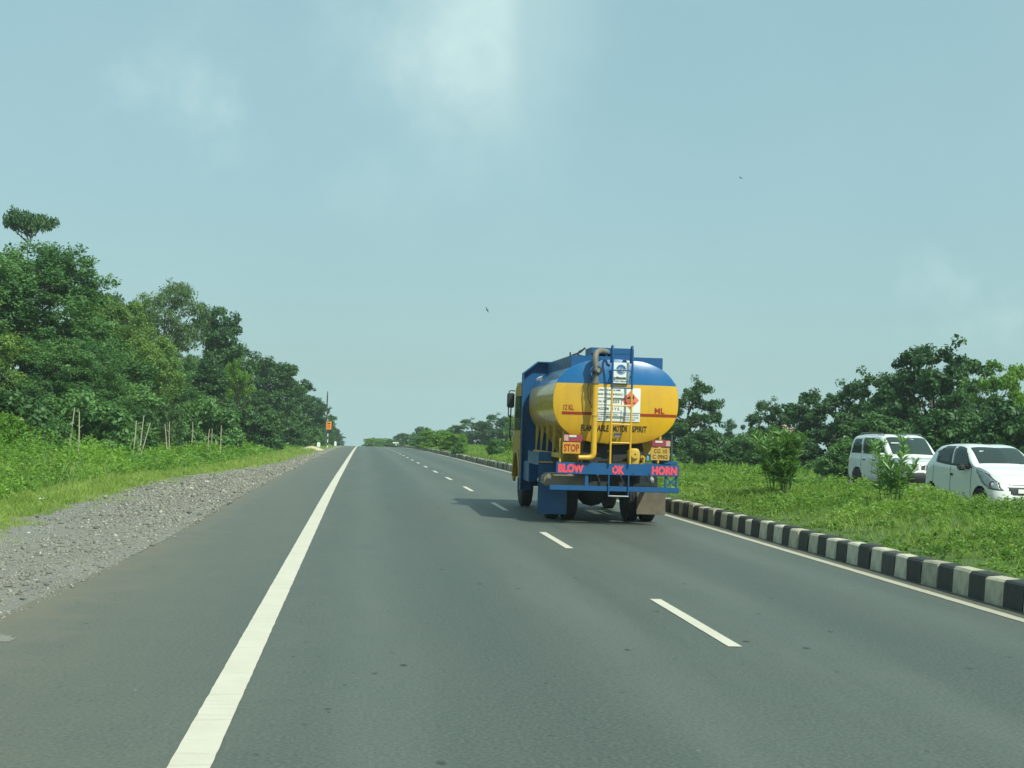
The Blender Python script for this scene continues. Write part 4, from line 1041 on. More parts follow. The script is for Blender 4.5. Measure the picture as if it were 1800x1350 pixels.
def truck_wheel(x, y, w, out):
    e = empty('wheel', (x, y, .5)); e.parent = truck
    MB().lathe(tyre_prof(w, .5, .27), (0, 0, 0), 'x', 40).build('tyre', M['rubber'], e, smooth=True)
    o = out
    MB().lathe([(o * .02, .05), (o * .05, .13), (o * .02, .2), (o * .09, .25), (o * .1, .275), (-o * .1, .275), (-o * .09, .24), (-o * .02, .05)], (0, 0, 0), 'x', 28).build('rim', M['dusty'], e, smooth=True)
    for k in range(8):
        a = math.pi * k / 4
        MB().lathe([(o * .02, .014), (o * .06, .014)], (0, .16 * math.cos(a), .16 * math.sin(a)), 'x', 6).build('wheel_nut', M['steel'], e)
for s in (-1, 1):
    truck_wheel(s * .585, RA, .27, s); truck_wheel(s * .90, RA, .27, s); truck_wheel(s * .91, FA, .26, s)
# mudguards and flaps
part(MB().box(-1.235, -.70, 1.085, 1.10, .115, 1.04), 'mudflap', M['blue'], bevel=.004)
part(MB().box(-1.235, -.72, 1.10, 2.75, 1.04, 1.06), 'mudguard', M['blue'])
part(MB().box(-1.24, -1.22, 1.06, 2.8, 1.0, 1.235), 'side_skirt', M['blue'], bevel=.004)
part(MB().box(-1.24, -1.0, 1.07, 1.085, 1.075, 1.24), 'side_skirt', M['blue'], bevel=.003)
part(MB().box(-1.245, -.98, 1.06, 1.068, 1.045, 1.072), 'skirt_trim', M['yellow_d'])
fl = part(MB().box(.59, 1.125, 1.085, 1.10, .15, .60), 'mudflap', M['flap'], bevel=.004)
part(MB().box(.6, 1.22, 1.10, 2.75, 1.04, 1.06), 'mudguard', M['blue'])
part(MB().box(1.20, 1.22, 1.06, 2.8, 1.0, 1.235), 'side_skirt', M['blue'], bevel=.004)
for s in (-1, 1):
    part(MB().box(s * 1.10 - .09, s * 1.10 + .09, 3.0, 4.05, .62, 1.02), 'tool_box', M['blue' if s < 0 else 'dusty'], bevel=.015)
# headboard between tank and cab
HBP = [(-1.245, .42), (-1.245, 2.78), (-.95, 3.02), (.95, 3.02), (1.245, 2.78), (1.245, 1.1), (1.1, 1.1), (-1.0, 1.1), (-1.0, .42)]
part(MB().prism(HBP, 'y', 4.16, 4.20), 'headboard', M['blue'])
rim_ = [(-1.245, .42), (-1.245, 2.78), (-.95, 3.02), (.95, 3.02), (1.245, 2.78), (1.245, 1.1)]
for a, b in zip(rim_[:-1], rim_[1:]):
    A, B = Vector((a[0], 0, a[1])), Vector((b[0], 0, b[1])); d = (B - A).normalized(); nn = Vector((d.z, 0, -d.x)) * .022
    v = [(p + q) for p in (A, B) for q in (Vector((0, 4.0, 0)), Vector((0, 4.22, 0)), Vector((0, 4.22, 0)) + nn, Vector((0, 4.0, 0)) + nn)]
    part(MB().add(v, [(0, 1, 2, 3), (7, 6, 5, 4), (0, 4, 5, 1), (1, 5, 6, 2), (2, 6, 7, 3), (3, 7, 4, 0)]), 'headboard_flange', M['blue'])
for z, h_ in ((2.66, .03), (2.63, .02)):
    part(MB().prism([(-.98, z), (-.86, z + .05), (-.8, z + h_ + .06), (-.9, z + h_ + .03)], 'y', 4.15, 4.158), 'paint_scrape', M['cream'])

# cab
cab = empty('cab', (0, 0, 0)); cab.parent = truck
W = 1.10
arch = [(FA + .62 * math.cos(a), .52 + .62 * math.sin(a)) for a in np.linspace(math.pi * .94, math.pi * .06, 13)]
side = [(4.32, .62), (4.32, 2.50), (4.42, 2.58), (6.55, 2.60), (6.78, 2.5), (6.98, 1.6), (7.02, .55), (6.75, .5)] + [p for p in arch[::-1]] + [(4.9, .62)]
# shell as two side walls with an outline, roof, back and front
for s in (-1, 1):
    MB().prism(side, 'x', s * W, s * (W - .05)).build('cab_side', M['cab'], cab)
MB().box(-W + .05, W - .05, 4.325, 4.36, 1.0, 2.48).build('cab_back', M['cab'], cab)
MB().prism([(4.34, 2.48), (4.44, 2.562), (6.53, 2.585), (6.72, 2.5)], 'x', -W + .05, W - .05).build('cab_roof', M['cream'], cab)
MB().prism([(4.35, 2.585), (4.42, 2.64), (6.4, 2.66), (6.6, 2.61)], 'x', -W - .01, W + .01).build('roof_cap', M['cream'], cab, bevel=.015)
MB().prism([(6.70, 2.49), (6.90, 1.62), (6.93, 1.62), (6.74, 2.49)], 'x', -W + .06, W - .06).build('windscreen', M['glass'], cab)
MB().prism([(6.90, 1.6), (6.94, .6), (6.99, .6), (6.95, 1.6)], 'x', -W + .05, W - .05).build('cab_front', M['cab'], cab)
for s in (-1, 1):
    sx = s * W
    dr = MB().prism([(5.12, .75), (5.12, 2.42), (6.5, 2.44), (6.68, 1.7), (6.7, 1.3), (6.45, 1.22), (5.55, 1.18), (5.4, .75)], 'x', sx + s * .001, sx + s * .014).build('door', M['cab'], cab)
    MB().prism([(5.22, 1.62), (5.22, 2.34), (6.44, 2.36), (6.6, 1.62)], 'x', sx + s * .014, sx + s * .02).build('side_window', M['glass'], dr)
    MB().box(min(sx + s * .014, sx + s * .03), max(sx + s * .014, sx + s * .03), 5.2, 5.36, 1.46, 1.5).build('handle', M['dark'], dr)
    MB().prism([(4.45, 1.64), (4.45, 2.3), (4.98, 2.3), (4.98, 1.64)], 'x', sx + s * .001, sx + s * .008).build('quarter_window', M['glass'], cab)
    MB().box(min(sx, sx + s * .012), max(sx, sx + s * .012), 4.33, 6.86, 1.50, 1.58).build('waist_band', M['cream'], cab)
    MB().tube([(sx + s * .02, y_, z_) for y_, z_ in [(FA + .65 * math.cos(a), .52 + .65 * math.sin(a)) for a in np.linspace(math.pi * .95, math.pi * .05, 15)]], .03, 8).build('wheel_arch', M['cab'], cab, smooth=True)
    mr = empty('mirror', (0, 0, 0)); mr.parent = truck
    MB().box(min(s * 1.345, s * 1.185), max(s * 1.345, s * 1.185), 6.12, 6.19, 2.10, 2.42).build('mirror_head', M['trim'], mr, bevel=.02, seg=3)
    MB().tube([(s * 1.17, 6.3, 2.47), (s * 1.25, 6.2, 2.475), (s * 1.3, 6.16, 2.46), (s * 1.305, 6.16, 2.40)], .012, 8).build('mirror_arm', M['dark'], mr, smooth=True)
    MB().tube([(s * 1.31, 6.16, 2.10), (s * 1.31, 6.16, 1.95), (s * 1.27, 6.2, 1.9), (s * 1.19, 6.3, 1.9)], .012, 8).build('mirror_arm', M['dark'], mr, smooth=True)
    MB().tube([(s * 1.2, 6.45, 2.2), (s * 1.23, 6.4, 2.1), (s * 1.24, 6.4, 1.5), (s * 1.2, 6.45, 1.38)], .014, 8).build('grab_rail', M['dark'], cab, smooth=True)
MB().box(-.9, .9, 4.9, 5.4, 1.1, 1.9).build('cab_seat', M['seat'], cab, bevel=.05)

# ------------------------------------------------------------------ cars
def catmull(tab, u):
    """smooth interpolation of the rows of tab at fractional positions u"""
    n = len(tab); i = np.clip(np.floor(u).astype(int), 0, n - 2); t = (u - i)[:, None]
    g = lambda k: tab[np.clip(k, 0, n - 1)]
    p0, p1, p2, p3 = g(i - 1), g(i), g(i + 1), g(i + 2)
    return .5 * ((2 * p1) + (-p0 + p2) * t + (2 * p0 - 5 * p1 + 4 * p2 - p3) * t ** 2 + (-p0 + 3 * p1 - 3 * p2 + p3) * t ** 3)
def inpoly(x, y, poly):
    c = np.zeros(x.shape, bool); j = len(poly) - 1
    for i in range(len(poly)):
        (xi, yi), (xj, yj) = poly[i], poly[j]
        c ^= ((yi > y) != (yj > y)) & (x < (xj - xi) * (y - yi) / (yj - yi + 1e-12) + xi); j = i
    return c
def make_car(name, label, table, regions, wheels, wr, tyre_w, origin, rz, nu=150, nv=72):
    """table[level][station] = (half width, distance from the nose, height); regions cut the skin into parts"""
    root = tag(empty(name, origin, rz), label, 'car', 'white cars on the opposite carriageway')
    T = np.array(table, float)
    U = np.linspace(0, T.shape[1] - 1, nu + 1); V = np.linspace(0, T.shape[0] - 1, nv + 1)
    A = np.stack([catmull(T[i], U) for i in range(T.shape[0])])            # levels x nu x 3
    G = np.stack([catmull(A[:, j], V) for j in range(nu + 1)], 1)          # nv x nu x 3
    G[..., 0] = np.maximum(G[..., 0], 0)
    c = (G[:-1, :-1] + G[1:, :-1] + G[:-1, 1:] + G[1:, 1:]) / 4
    e1 = G[1:, :-1] - G[:-1, :-1]; e2 = G[:-1, 1:] - G[:-1, :-1]
    who = np.full(c.shape[:2], 'body', dtype=object)
    uu = np.repeat(((U[:-1] + U[1:]) / 2)[None], nv, 0); vv = np.repeat(((V[:-1] + V[1:]) / 2)[:, None], nu, 1)
    for rname, test in regions: who[test(c[..., 0], c[..., 1], c[..., 2], uu, vv)] = rname
    for wy in wheels: who[((c[..., 1] - wy) ** 2 + (c[..., 2] - wr) ** 2 < (wr + .055) ** 2) & (c[..., 0] > .45) & (vv < 2.2)] = 'hole'
    mats = {'body': 'white', 'windscreen': 'glass', 'side_window': 'glass', 'rear_window': 'glass', 'headlamp': 'headglass', 'grille': 'trim', 'bumper_trim': 'trim', 'badge_bar': 'chrome', 'turn_lamp': 'amber', 'tail_lamp': 'lamp',
            'window_trim': 'trim', 'lamp_trim': 'trim'}
    def emit(nm, mask, mirror, both, inset=0.0):
        ij = np.argwhere(mask)
        if not len(ij): return
        v, f = [], []
        for s in ((1, -1) if both else ((-1,) if mirror else (1,))):
            idx = {}
            for i, j in ij:
                q = []
                for a, b in ((i, j), (i, j + 1), (i + 1, j + 1), (i + 1, j)):
                    if (a, b) not in idx:
                        idx[(a, b)] = len(v); p = G[a, b]; v.append((p[0] * s, -p[1], p[2]))
                    q.append(idx[(a, b)])
                f.append(tuple(q) if s < 0 else tuple(q[::-1]))
        me = bpy.data.meshes.new(nm); me.from_pydata(v, [], f); me.materials.append(M[mats[nm]])
        bm = bmesh.new(); bm.from_mesh(me); bmesh.ops.remove_doubles(bm, verts=bm.verts, dist=.0008); bmesh.ops.recalc_face_normals(bm, faces=bm.faces)
        for q in bm.faces: q.smooth = True
        bm.to_mesh(me); bm.free()
        o = link(nm, me, root)
        if nm != 'body':
            sm = o.modifiers.new('thickness', 'SOLIDIFY'); sm.thickness = .006; sm.offset = -1 if 'window' in nm or 'wind' in nm else .6
        return o
    emit('body', who == 'body', False, True)
    for nm in ('windscreen', 'rear_window', 'grille', 'bumper_trim', 'badge_bar'): emit(nm, who == nm, False, True)
    for key in sorted(set(who.ravel()) - {'body', 'hole', 'windscreen', 'rear_window', 'grille', 'bumper_trim', 'badge_bar'}):
        nm = key.rstrip('0123456789')
        for mir in (False, True): emit_named(emit, nm, who == key, mir)
    for wy in wheels:
        for s in (-1, 1):
            hw = float(np.interp(wy, [0, 1, 3, 5], [.72, .74, .74, .72])) * wheels_w / .74
            e = empty('wheel', (s * hw, -wy, wr)); e.parent = root
            MB().lathe(tyre_prof(tyre_w, wr, wr * .6), (0, 0, 0), 'x', 32).build('tyre', M['rubber'], e, smooth=True)
            MB().lathe([(s * .03, .03), (s * .07, wr * .2), (s * .05, wr * .45), (s * .08, wr * .6), (-s * .06, wr * .6), (-s * .05, .03)], (0, 0, 0), 'x', 24).build('rim', M['rim'], e, smooth=True)
            MB().lathe([(-s * .16, .02), (-s * .15, wr + .05), (s * .04, wr + .055), (s * .04, wr + .05), (-s * .13, wr + .04), (-s * .14, .02)], (0, 0, 0), 'x', 28).build('wheel_well', M['trim'], e)
    return root, G
def emit_named(emit, nm, mask, mir): return emit(nm, mask, mir, False)
wheels_w = .72
def grow(poly, d):
    c = np.mean(poly, 0); return [tuple(np.array(p) + (np.array(p) - c) / max(1e-6, np.linalg.norm(np.array(p) - c)) * d) for p in poly]
def seams(car, G, ys, z0, z1):
    """shut lines of the doors, laid on the skin"""
    for y in ys:
        for s in (-1, 1):
            pts = []
            for row in G:
                k = np.searchsorted(row[:, 1], y)
                if 0 < k < len(row):
                    a, b = row[k - 1], row[k]; t = (y - a[1]) / max(1e-6, b[1] - a[1]); p = a + (b - a) * t
                    if z0 < p[2] < z1 and p[0] > .4: pts.append((s * (p[0] + .001), -p[1], p[2]))
            if len(pts) > 2: MB().tube(pts[::2] + [pts[-1]], .006, 5).build('door_seam', M['trim'], car)

# five-door hatchback. levels: sill edge, sill, door crease, belt, roof rail, roof centre
def rows(*r): return [list(x) for x in r]
HY = [0, .02, .14, .42, .78, 1.05, 1.62, 2.35, 3.0, 3.42, 3.56, 3.58]
hatch_tab = []
def lev_(w, y, z): hatch_tab.append([(a, b, c) for a, b, c in zip(w, y, z)])
lev_([0, .46, .66, .72, .735, .74, .74, .74, .735, .66, .4, 0], [.06, .07, .17, .42, .78, 1.1, 1.62, 2.35, 3.0, 3.44, 3.58, 3.60], [.22, .22, .22, .2, .19, .19, .19, .19, .2, .24, .26, .26])
lev_([0, .5, .73, .785, .795, .795, .795, .795, .795, .72, .45, 0], [0, .015, .15, .42, .78, 1.1, 1.62, 2.35, 3.0, 3.46, 3.63, 3.64], [.36, .36, .36, .35, .34, .34, .34, .34, .36, .4, .42, .42])
lev_([0, .5, .72, .775, .79, .79, .79, .79, .79, .71, .45, 0], [.03, .05, .19, .46, .8, 1.1, 1.62, 2.35, 3.0, 3.44, 3.60, 3.61], [.60, .60, .62, .66, .69, .71, .74, .78, .82, .84, .84, .84])
lev_([0, .44, .64, .72, .75, .765, .77, .77, .755, .66, .42, 0], [.09, .12, .26, .5, .78, 1.0, 1.55, 2.33, 2.95, 3.36, 3.50, 3.51], [.78, .785, .81, .90, .965, .985, 1.01, 1.05, 1.10, 1.11, 1.11, 1.11])
lev_([0, .38, .55, .63, .665, .68, .61, .61, .585, .5, .34, 0], [.14, .16, .32, .54, .8, .98, 1.62, 2.3, 2.88, 3.14, 3.22, 3.23], [.84, .85, .885, .965, 1.03, 1.055, 1.435, 1.48, 1.455, 1.40, 1.39, 1.39])
lev_([0, .0, .0, .0, .0, .0, .0, .0, .0, .0, .0, 0], [.14, .15, .28, .48, .7, .84, 1.46, 2.3, 2.95, 3.2, 3.24, 3.24], [.855, .86, .905, .985, 1.05, 1.08, 1.475, 1.525, 1.49, 1.43, 1.41, 1.40])
HL = [(.08, .56), (.17, .71), (.45, .86), (.88, .965), (.82, .88), (.60, .71), (.34, .59)]
W1 = [(1.10, 1.0), (1.62, 1.41), (1.98, 1.45), (2.03, 1.04), (1.5, 1.01)]
W2 = [(2.13, 1.05), (2.10, 1.45), (2.5, 1.445), (2.82, 1.32), (2.84, 1.12), (2.6, 1.075)]
hatch_regions = [
    ('window_trim1', lambda x, y, z, u, v: (v > 2.98) & (v < 3.93) & (inpoly(y, z, grow(W1, .028)) | inpoly(y, z, grow(W2, .028)))),
    ('lamp_trim1', lambda x, y, z, u, v: inpoly(y, z, grow(HL, .026)) & (v < 3.45) & (x > .35)),
    ('windscreen', lambda x, y, z, u, v: (u > 5.12) & (u < 5.93) & (v > 4.08)),
    ('rear_window', lambda x, y, z, u, v: (u > 8.9) & (u < 10.99) & (v > 3.25) & (v < 3.92) & (x < .5)),
    ('side_window1', lambda x, y, z, u, v: (v > 3.08) & (v < 3.86) & inpoly(y, z, [(1.10, 1.0), (1.62, 1.41), (1.98, 1.45), (2.03, 1.04), (1.5, 1.01)])),
    ('side_window2', lambda x, y, z, u, v: (v > 3.08) & (v < 3.86) & inpoly(y, z, [(2.13, 1.05), (2.10, 1.45), (2.5, 1.445), (2.82, 1.32), (2.84, 1.12), (2.6, 1.075)])),
    ('headlamp1', lambda x, y, z, u, v: inpoly(y, z, HL) & (v < 3.45) & (x > .36)),
    ('grille', lambda x, y, z, u, v: (y < .2) & (z > .45) & (z < .61) & (x < .47 - (.61 - z) * .5)),
    ('badge_bar', lambda x, y, z, u, v: (y < .22) & (z > .665) & (z < .695) & (x < .42)),
    ('bumper_trim', lambda x, y, z, u, v: (y < .25) & (z > .24) & (z < .31) & (x < .4)),
    ('tail_lamp1', lambda x, y, z, u, v: (y > 3.33) & (z > .8) & (z < 1.08) & (x > .48)),
]
HX, HYW = 14.32, 30.0
car1, G1_ = make_car('hatchback_car', 'white hatchback facing the camera at the right edge, half hidden by grass', hatch_tab, hatch_regions, (.68, 3.02), .285, .17, (HX, HYW, float(zg(HX, HYW)) + .01), math.pi + math.radians(4))
seams(car1, G1_, (1.10, 2.07, 2.92), .36, 1.02)
def car_part(mb, name, mat, car, **k): return mb.build(name, mat, car, **k)
for s in (-1, 1):
    o = car_part(MB().box(min(s * .80, s * .98), max(s * .80, s * .98), -1.42, -1.27, .93, 1.07), 'wing_mirror', M['trim'], car1, bevel=.035, seg=3)
    MB().prism([(-1.16, .965), (-1.34, 1.10), (-1.44, .985)], 'x', s * .735, s * .80).build('mirror_base', M['trim'], o)
    for y in (2.0,): car_part(MB().box(min(s * .79, s * .815), max(s * .79, s * .815), -y - .05, -y + .05, .80, .85), 'door_handle', M['trim'], car1, bevel=.006)
    car_part(MB().box(min(s * .22, s * .58), max(s * .22, s * .58), -2.15, -2.02, .55, 1.12), 'seat', M['seat'], car1, bevel=.04)
    car_part(MB().box(s * .4 - .12, s * .4 + .12, -2.13, -2.03, 1.14, 1.30), 'headrest', M['seat'], car1, bevel=.03)
    # lamp bowl
    g_ = G1_.reshape(-1, 3); q_ = g_[np.argmin((g_[:, 1] - .24) ** 2 + (g_[:, 2] - .67) ** 2 + (g_[:, 0] < .4))]
    lb = car_part(MB().lathe([(-.03, .07), (.004, .078), (.014, .07), (.002, .05)], (s * (q_[0] + .002), -q_[1] + .012, q_[2]), 'y', 20), 'lamp_ring', M['trim'], car1, smooth=True)
    MB().lathe([(-.02, .05), (.012, .046), (.02, .02)], (s * (q_[0] + .002), -q_[1] + .014, q_[2]), 'y', 16).build('lamp_bowl', M['chrome'], lb, smooth=True)
car_part(MB().box(-.66, .66, -1.2, -1.07, .8, .985), 'dashboard', M['seat'], car1, bevel=.03)
car_part(MB().tube([(0, -1.75, 1.50), (0, -1.80, 1.56)], .012, 6), 'aerial', M['trim'], car1)
car_part(MB().box(-.26, .26, -.005, .012, .49, .58), 'number_plate', M['panel'], car1, bevel=.004)
car_part(MB().lathe([(0, .045), (.02, .04), (.025, .0)], (0, -.01, .685), 'y', 16), 'badge', M['chrome'], car1)
car_part(MB().box(.36, .46, -1.36, -1.352, 1.355, 1.385), 'windscreen_sticker', M['panel'], car1)
for s in (-1, 1):                                          # wipers
    car_part(MB().tube([(s * .1 + .1, -.9, 1.075), (s * .1 - .3, -.98, 1.115)], .008, 6), 'wiper', M['trim'], car1)

# boxy white van-like car behind
wheels_w = .76
suv_tab = []
def lev2(w, y, z): suv_tab.append([(a, b, c) for a, b, c in zip(w, y, z)])
lev2([0, .5, .70, .76, .775, .78, .78, .78, .78, .74, .5, 0], [.06, .07, .16, .42, .85, 1.25, 1.9, 2.8, 3.7, 4.28, 4.38, 4.39], [.36, .36, .36, .33, .32, .32, .32, .32, .33, .36, .38, .38])
lev2([0, .54, .78, .835, .84, .84, .84, .84, .84, .79, .52, 0], [0, .012, .13, .42, .85, 1.25, 1.9, 2.8, 3.7, 4.3, 4.42, 4.43], [.52, .52, .52, .50, .5, .5, .5, .5, .5, .52, .54, .54])
lev2([0, .54, .76, .82, .835, .835, .835, .835, .835, .785, .52, 0], [.04, .05, .17, .45, .87, 1.25, 1.9, 2.8, 3.7, 4.3, 4.41, 4.42], [.74, .74, .75, .79, .82, .84, .86, .87, .88, .88, .88, .88])
lev2([0, .5, .70, .76, .785, .805, .81, .81, .81, .77, .5, 0], [.08, .1, .26, .52, .95, 1.32, 1.95, 2.8, 3.68, 4.24, 4.36, 4.37], [.90, .91, .93, .985, 1.03, 1.055, 1.085, 1.09, 1.1, 1.1, 1.1, 1.1])
lev2([0, .45, .60, .67, .70, .72, .69, .695, .69, .66, .45, 0], [.12, .14, .34, .6, .98, 1.30, 2.02, 2.8, 3.62, 4.05, 4.16, 4.17], [.95, .96, .985, 1.03, 1.075, 1.11, 1.66, 1.70, 1.70, 1.67, 1.66, 1.66])
lev2([0, 0, 0, 0, 0, 0, 0, 0, 0, 0, 0, 0], [.12, .13, .3, .55, .86, 1.18, 1.86, 2.8, 3.66, 4.1, 4.18, 4.18], [.96, .97, 1.0, 1.05, 1.10, 1.135, 1.70, 1.75, 1.75, 1.71, 1.68, 1.67])
suv_regions = [
    ('windscreen', lambda x, y, z, u, v: (u > 5.1) & (u < 5.92) & (v > 4.07)),
    ('rear_window', lambda x, y, z, u, v: (u > 9.25) & (v > 3.2) & (v < 3.9) & (x < .6)),
    ('side_window1', lambda x, y, z, u, v: (v > 3.1) & (v < 3.88) & inpoly(y, z, [(1.42, 1.10), (2.02, 1.60), (2.4, 1.64), (2.4, 1.11)])),
    ('side_window2', lambda x, y, z, u, v: (v > 3.1) & (v < 3.88) & inpoly(y, z, [(2.5, 1.12), (2.5, 1.65), (3.2, 1.65), (3.2, 1.12)])),
    ('side_window3', lambda x, y, z, u, v: (v > 3.1) & (v < 3.88) & inpoly(y, z, [(3.32, 1.12), (3.32, 1.64), (3.86, 1.62), (4.08, 1.2), (4.02, 1.13)])),
    ('headlamp1', lambda x, y, z, u, v: (y < .42) & (z > .735) & (z < .90) & (x > .48) & (v < 3.1)),
    ('turn_lamp1', lambda x, y, z, u, v: (y > .34) & (y < .44) & (z > .74) & (z < .88) & (x > .5) & (v < 3.1)),
    ('grille', lambda x, y, z, u, v: (y < .3) & (z > .74) & (z < .87) & (x < .40)),
    ('badge_bar', lambda x, y, z, u, v: (y < .3) & (z > .87) & (z < .90) & (x < .44)),
    ('bumper_trim', lambda x, y, z, u, v: (y < 1.2) & (z > .36) & (z < .66) & (v < 1.9) & ((x < .80) | (z < .5)) & (y < .5)),
    ('tail_lamp1', lambda x, y, z, u, v: (y > 4.25) & (z > .8) & (z < 1.4) & (x > .62)),
]
SX, SYW = 16.75, 41.2
car2, G2_ = make_car('multi_purpose_car', 'boxy white people carrier behind the slender oleander, left of the hatchback', suv_tab, suv_regions, (.86, 3.55), .34, .2, (SX, SYW, float(zg(SX, SYW)) + .01), math.pi + math.radians(5))
seams(car2, G2_, (1.36, 2.45, 3.26), .5, 1.1)
for s in (-1, 1):
    o = car_part(MB().box(min(s * .83, s * 1.02), max(s * .83, s * 1.02), -1.62, -1.52, 1.05, 1.2), 'wing_mirror', M['white'], car2, bevel=.03, seg=3)
    MB().box(min(s * .78, s * .86), max(s * .78, s * .86), -1.60, -1.54, 1.08, 1.13).build('mirror_base', M['trim'], o)
    for y in (2.3, 3.05): car_part(MB().box(min(s * .835, s * .86), max(s * .835, s * .86), -y - .08, -y + .08, .95, .985), 'door_handle', M['trim'], car2, bevel=.006)
    car_part(MB().tube([(s * .62, -2.1, 1.745), (s * .62, -2.2, 1.79), (s * .62, -3.7, 1.80), (s * .62, -3.8, 1.75)], .016, 8), 'roof_rail', M['steel'], car2, smooth=True)
    car_part(MB().box(min(s * .2, s * .66), max(s * .2, s * .66), -2.5, -2.35, .7, 1.28), 'seat', M['seat'], car2, bevel=.04)
    car_part(MB().box(s * .42 - .13, s * .42 + .13, -2.48, -2.37, 1.3, 1.46), 'headrest', M['seat'], car2, bevel=.03)
car_part(MB().box(-.7, .7, -1.5, -1.35, .88, 1.075), 'dashboard', M['seat'], car2, bevel=.03)
car_part(MB().tube([(-.3, -.06, .62), (-.26, -.02, .9), (-.2, .0, .965), (.2, .0, .965), (.26, -.02, .9), (.3, -.06, .62)], .022, 10), 'bull_bar', M['white'], car2, smooth=True)
car_part(MB().box(-.26, .26, .012, .025, .48, .6), 'number_plate', M['panel'], car2, bevel=.004)
for a in ((-.18, .0, 1.615, 1.645, -1.80), (.35, .62, 1.50, 1.53, -1.66)):
    car_part(MB().box(a[0], a[1], a[4] + .03, a[4] + .038, a[2], a[3]), 'windscreen_sticker', M['panel'], car2)
for s in (-1, 1):
    car_part(MB().tube([(s * .15 + .1, -1.27, 1.125), (s * .15 - .35, -1.36, 1.20)], .009, 6), 'wiper', M['trim'], car2)

# ------------------------------------------------------------------ things along the left verge
STAKES = [(131, 714, -10.2, 4, 'tall thin stake, left one of the first pair'), (140, 721, -9.6, 0, 'tall grey stake, right one of the first pair'), (239.5, 737, -9.4, 3, 'short upright stake left of the leaning stakes'),
          (253, 728, -9.2, 5, 'slightly tilted tall stake left of the most leaning one'), (264, 741, -8.8, 13, 'stake leaning most to the right'), (290, 743, -9.6, -6, 'thin stake in front of the brownish shrub'), (299, 739, -9.2, 0, 'upright stake right of the brownish shrub'),
          (339, 740, -9.0, 0, 'lone stake before the dark gap in the woodland'), (368, 752, -7.4, 3, 'pale stake standing near the short grass, left of two'), (373, 752, -8.0, 0, 'short stake just right of the pale stake'), (389, 746, -7.2, 0, 'tallest pale stake close to the gravel'),
          (418, 749, -9.0, -5, 'thin stake left of the last close pair'), (424, 752, -8.6, -3, 'stake of the last close pair'), (454, 753, -8.2, 0, 'dark stake before the small dark shrub'), (472, 764, -7.4, 2, 'short distant stake right of the dark stake'), (508, 759, -7.2, -2, 'farthest thin stake near the orange sign')]
for px, yt, X, lean, lab in STAKES:
    d = X * FPX / (px - 638) * .985
    t = at(px, yt, d); g = float(zg(t.x, d)); h = t.z - g
    k = math.tan(math.radians(lean)); q = random.Random(int(px))
    path = [Vector((-h * k * (1 - u) + q.gauss(0, .012), q.gauss(0, .012), h * u - .05)) for u in (0, .25, .5, .75, 1)]
    st = MB().tube(path, [.027, .026, .024, .021, .018], 7).build('wooden_stake', M['wood'], None, smooth=True)
    st.location = (t.x, d, g); tag(st, lab, 'stake', 'wooden stakes in the weeds')
    if q.random() < .6:
        tw = path[3]; MB().tube([tw, tw + Vector((q.uniform(-.12, .12), 0, .12))], [.012, .006], 5).build('twig', M['wood'], st)

# orange sign on a banded post
dS = 150.0
b = at(575.5, 783, dS); g = float(zg(b.x, dS))
sg = tag(empty('warning_sign', (b.x, dS, g)), 'small orange road sign on a black and white banded post', 'road sign')
zt = at(575.5, 757, dS).z - g
zs0, zs1 = at(577, 755, dS).z - g, at(577, 741, dS).z - g
for i in range(6):
    MB().lathe([(0, .05), (zt / 6, .05)], (0, 0, zt * i / 6), 'z', 12).build('post_band', M['kerb_b' if i % 2 else 'panel'], sg)
MB().tube([(0, 0, zt), (0, 0, zs1 - .1)], .035, 10).build('post', M['steel'], sg)
bw = 4.6 * dS / FPX
MB().box(.08 - bw, .08 + bw, -.07, -.045, zs0, zs1).build('sign_board', M['orange'], sg, bevel=.01)
MB().box(.08 - bw * .55, .08 + bw * .55, -.077, -.072, zs0 + (zs1 - zs0) * .68, zs0 + (zs1 - zs0) * .82).build('sign_mark', M['black'], sg)
for s in (-.5, .1): MB().box(.08 + bw * s, .08 + bw * (s + .4), -.077, -.072, zs0 + (zs1 - zs0) * .2, zs0 + (zs1 - zs0) * .58).build('sign_mark', M['text_red'], sg)
# utility pole
dP = 158.0
b = at(571.5, 778, dP); g = float(zg(b.x, dP)); hp = at(576, 688, dP).z - g; tx = at(576, 688, dP).x - b.x
up_ = tag(empty('utility_pole', (b.x, dP, g)), 'tall thin dark utility pole behind the orange sign', 'pole')
MB().tube([(0, 0, -.1), (tx * .5, 0, hp * .5), (tx, 0, hp)], [.13, .10, .05], 10).build('post', M['pole_g'], up_, smooth=True)
MB().tube([(tx * .86, 0, hp * .80), (tx * .9, 0, hp * .92)], [.07, .07], 8).build('insulator', M['dark'], up_)
MB().box(tx * .7 - .45, tx * .7 + .1, -.05, .05, hp * .74, hp * .77).build('cross_arm', M['dark'], up_)
MB().box(tx * .65 - .12, tx * .65 + .03, -.08, .08, hp * .58, hp * .64).build('pole_plate', M['cream'], up_)
# white marker stones
def marker(px, yt, yb, d, label, w=.22):
    b = at(px, yb, d); g = float(zg(b.x, d)); h = max(.5, at(px, yt, d).z - g)
    o = MB().prism([(-w / 2, -.03), (-w / 2, h * .72), (-w * .4, h * .9), (0, h), (w * .4, h * .9), (w / 2, h * .72), (w / 2, -.03)], 'y', -.06, .06).build('marker_stone', M['panel'], None, bevel=.012)
    o.location = (b.x, d, g); tag(o, label, 'marker stone', 'white marker stones on the left verge')
marker(560, 777, 782, 140, 'white marker stone beside the sand heap', .32)
marker(589.5, 775.5, 778.5, 215, 'tiny far white marker stone past the orange sign', .34)
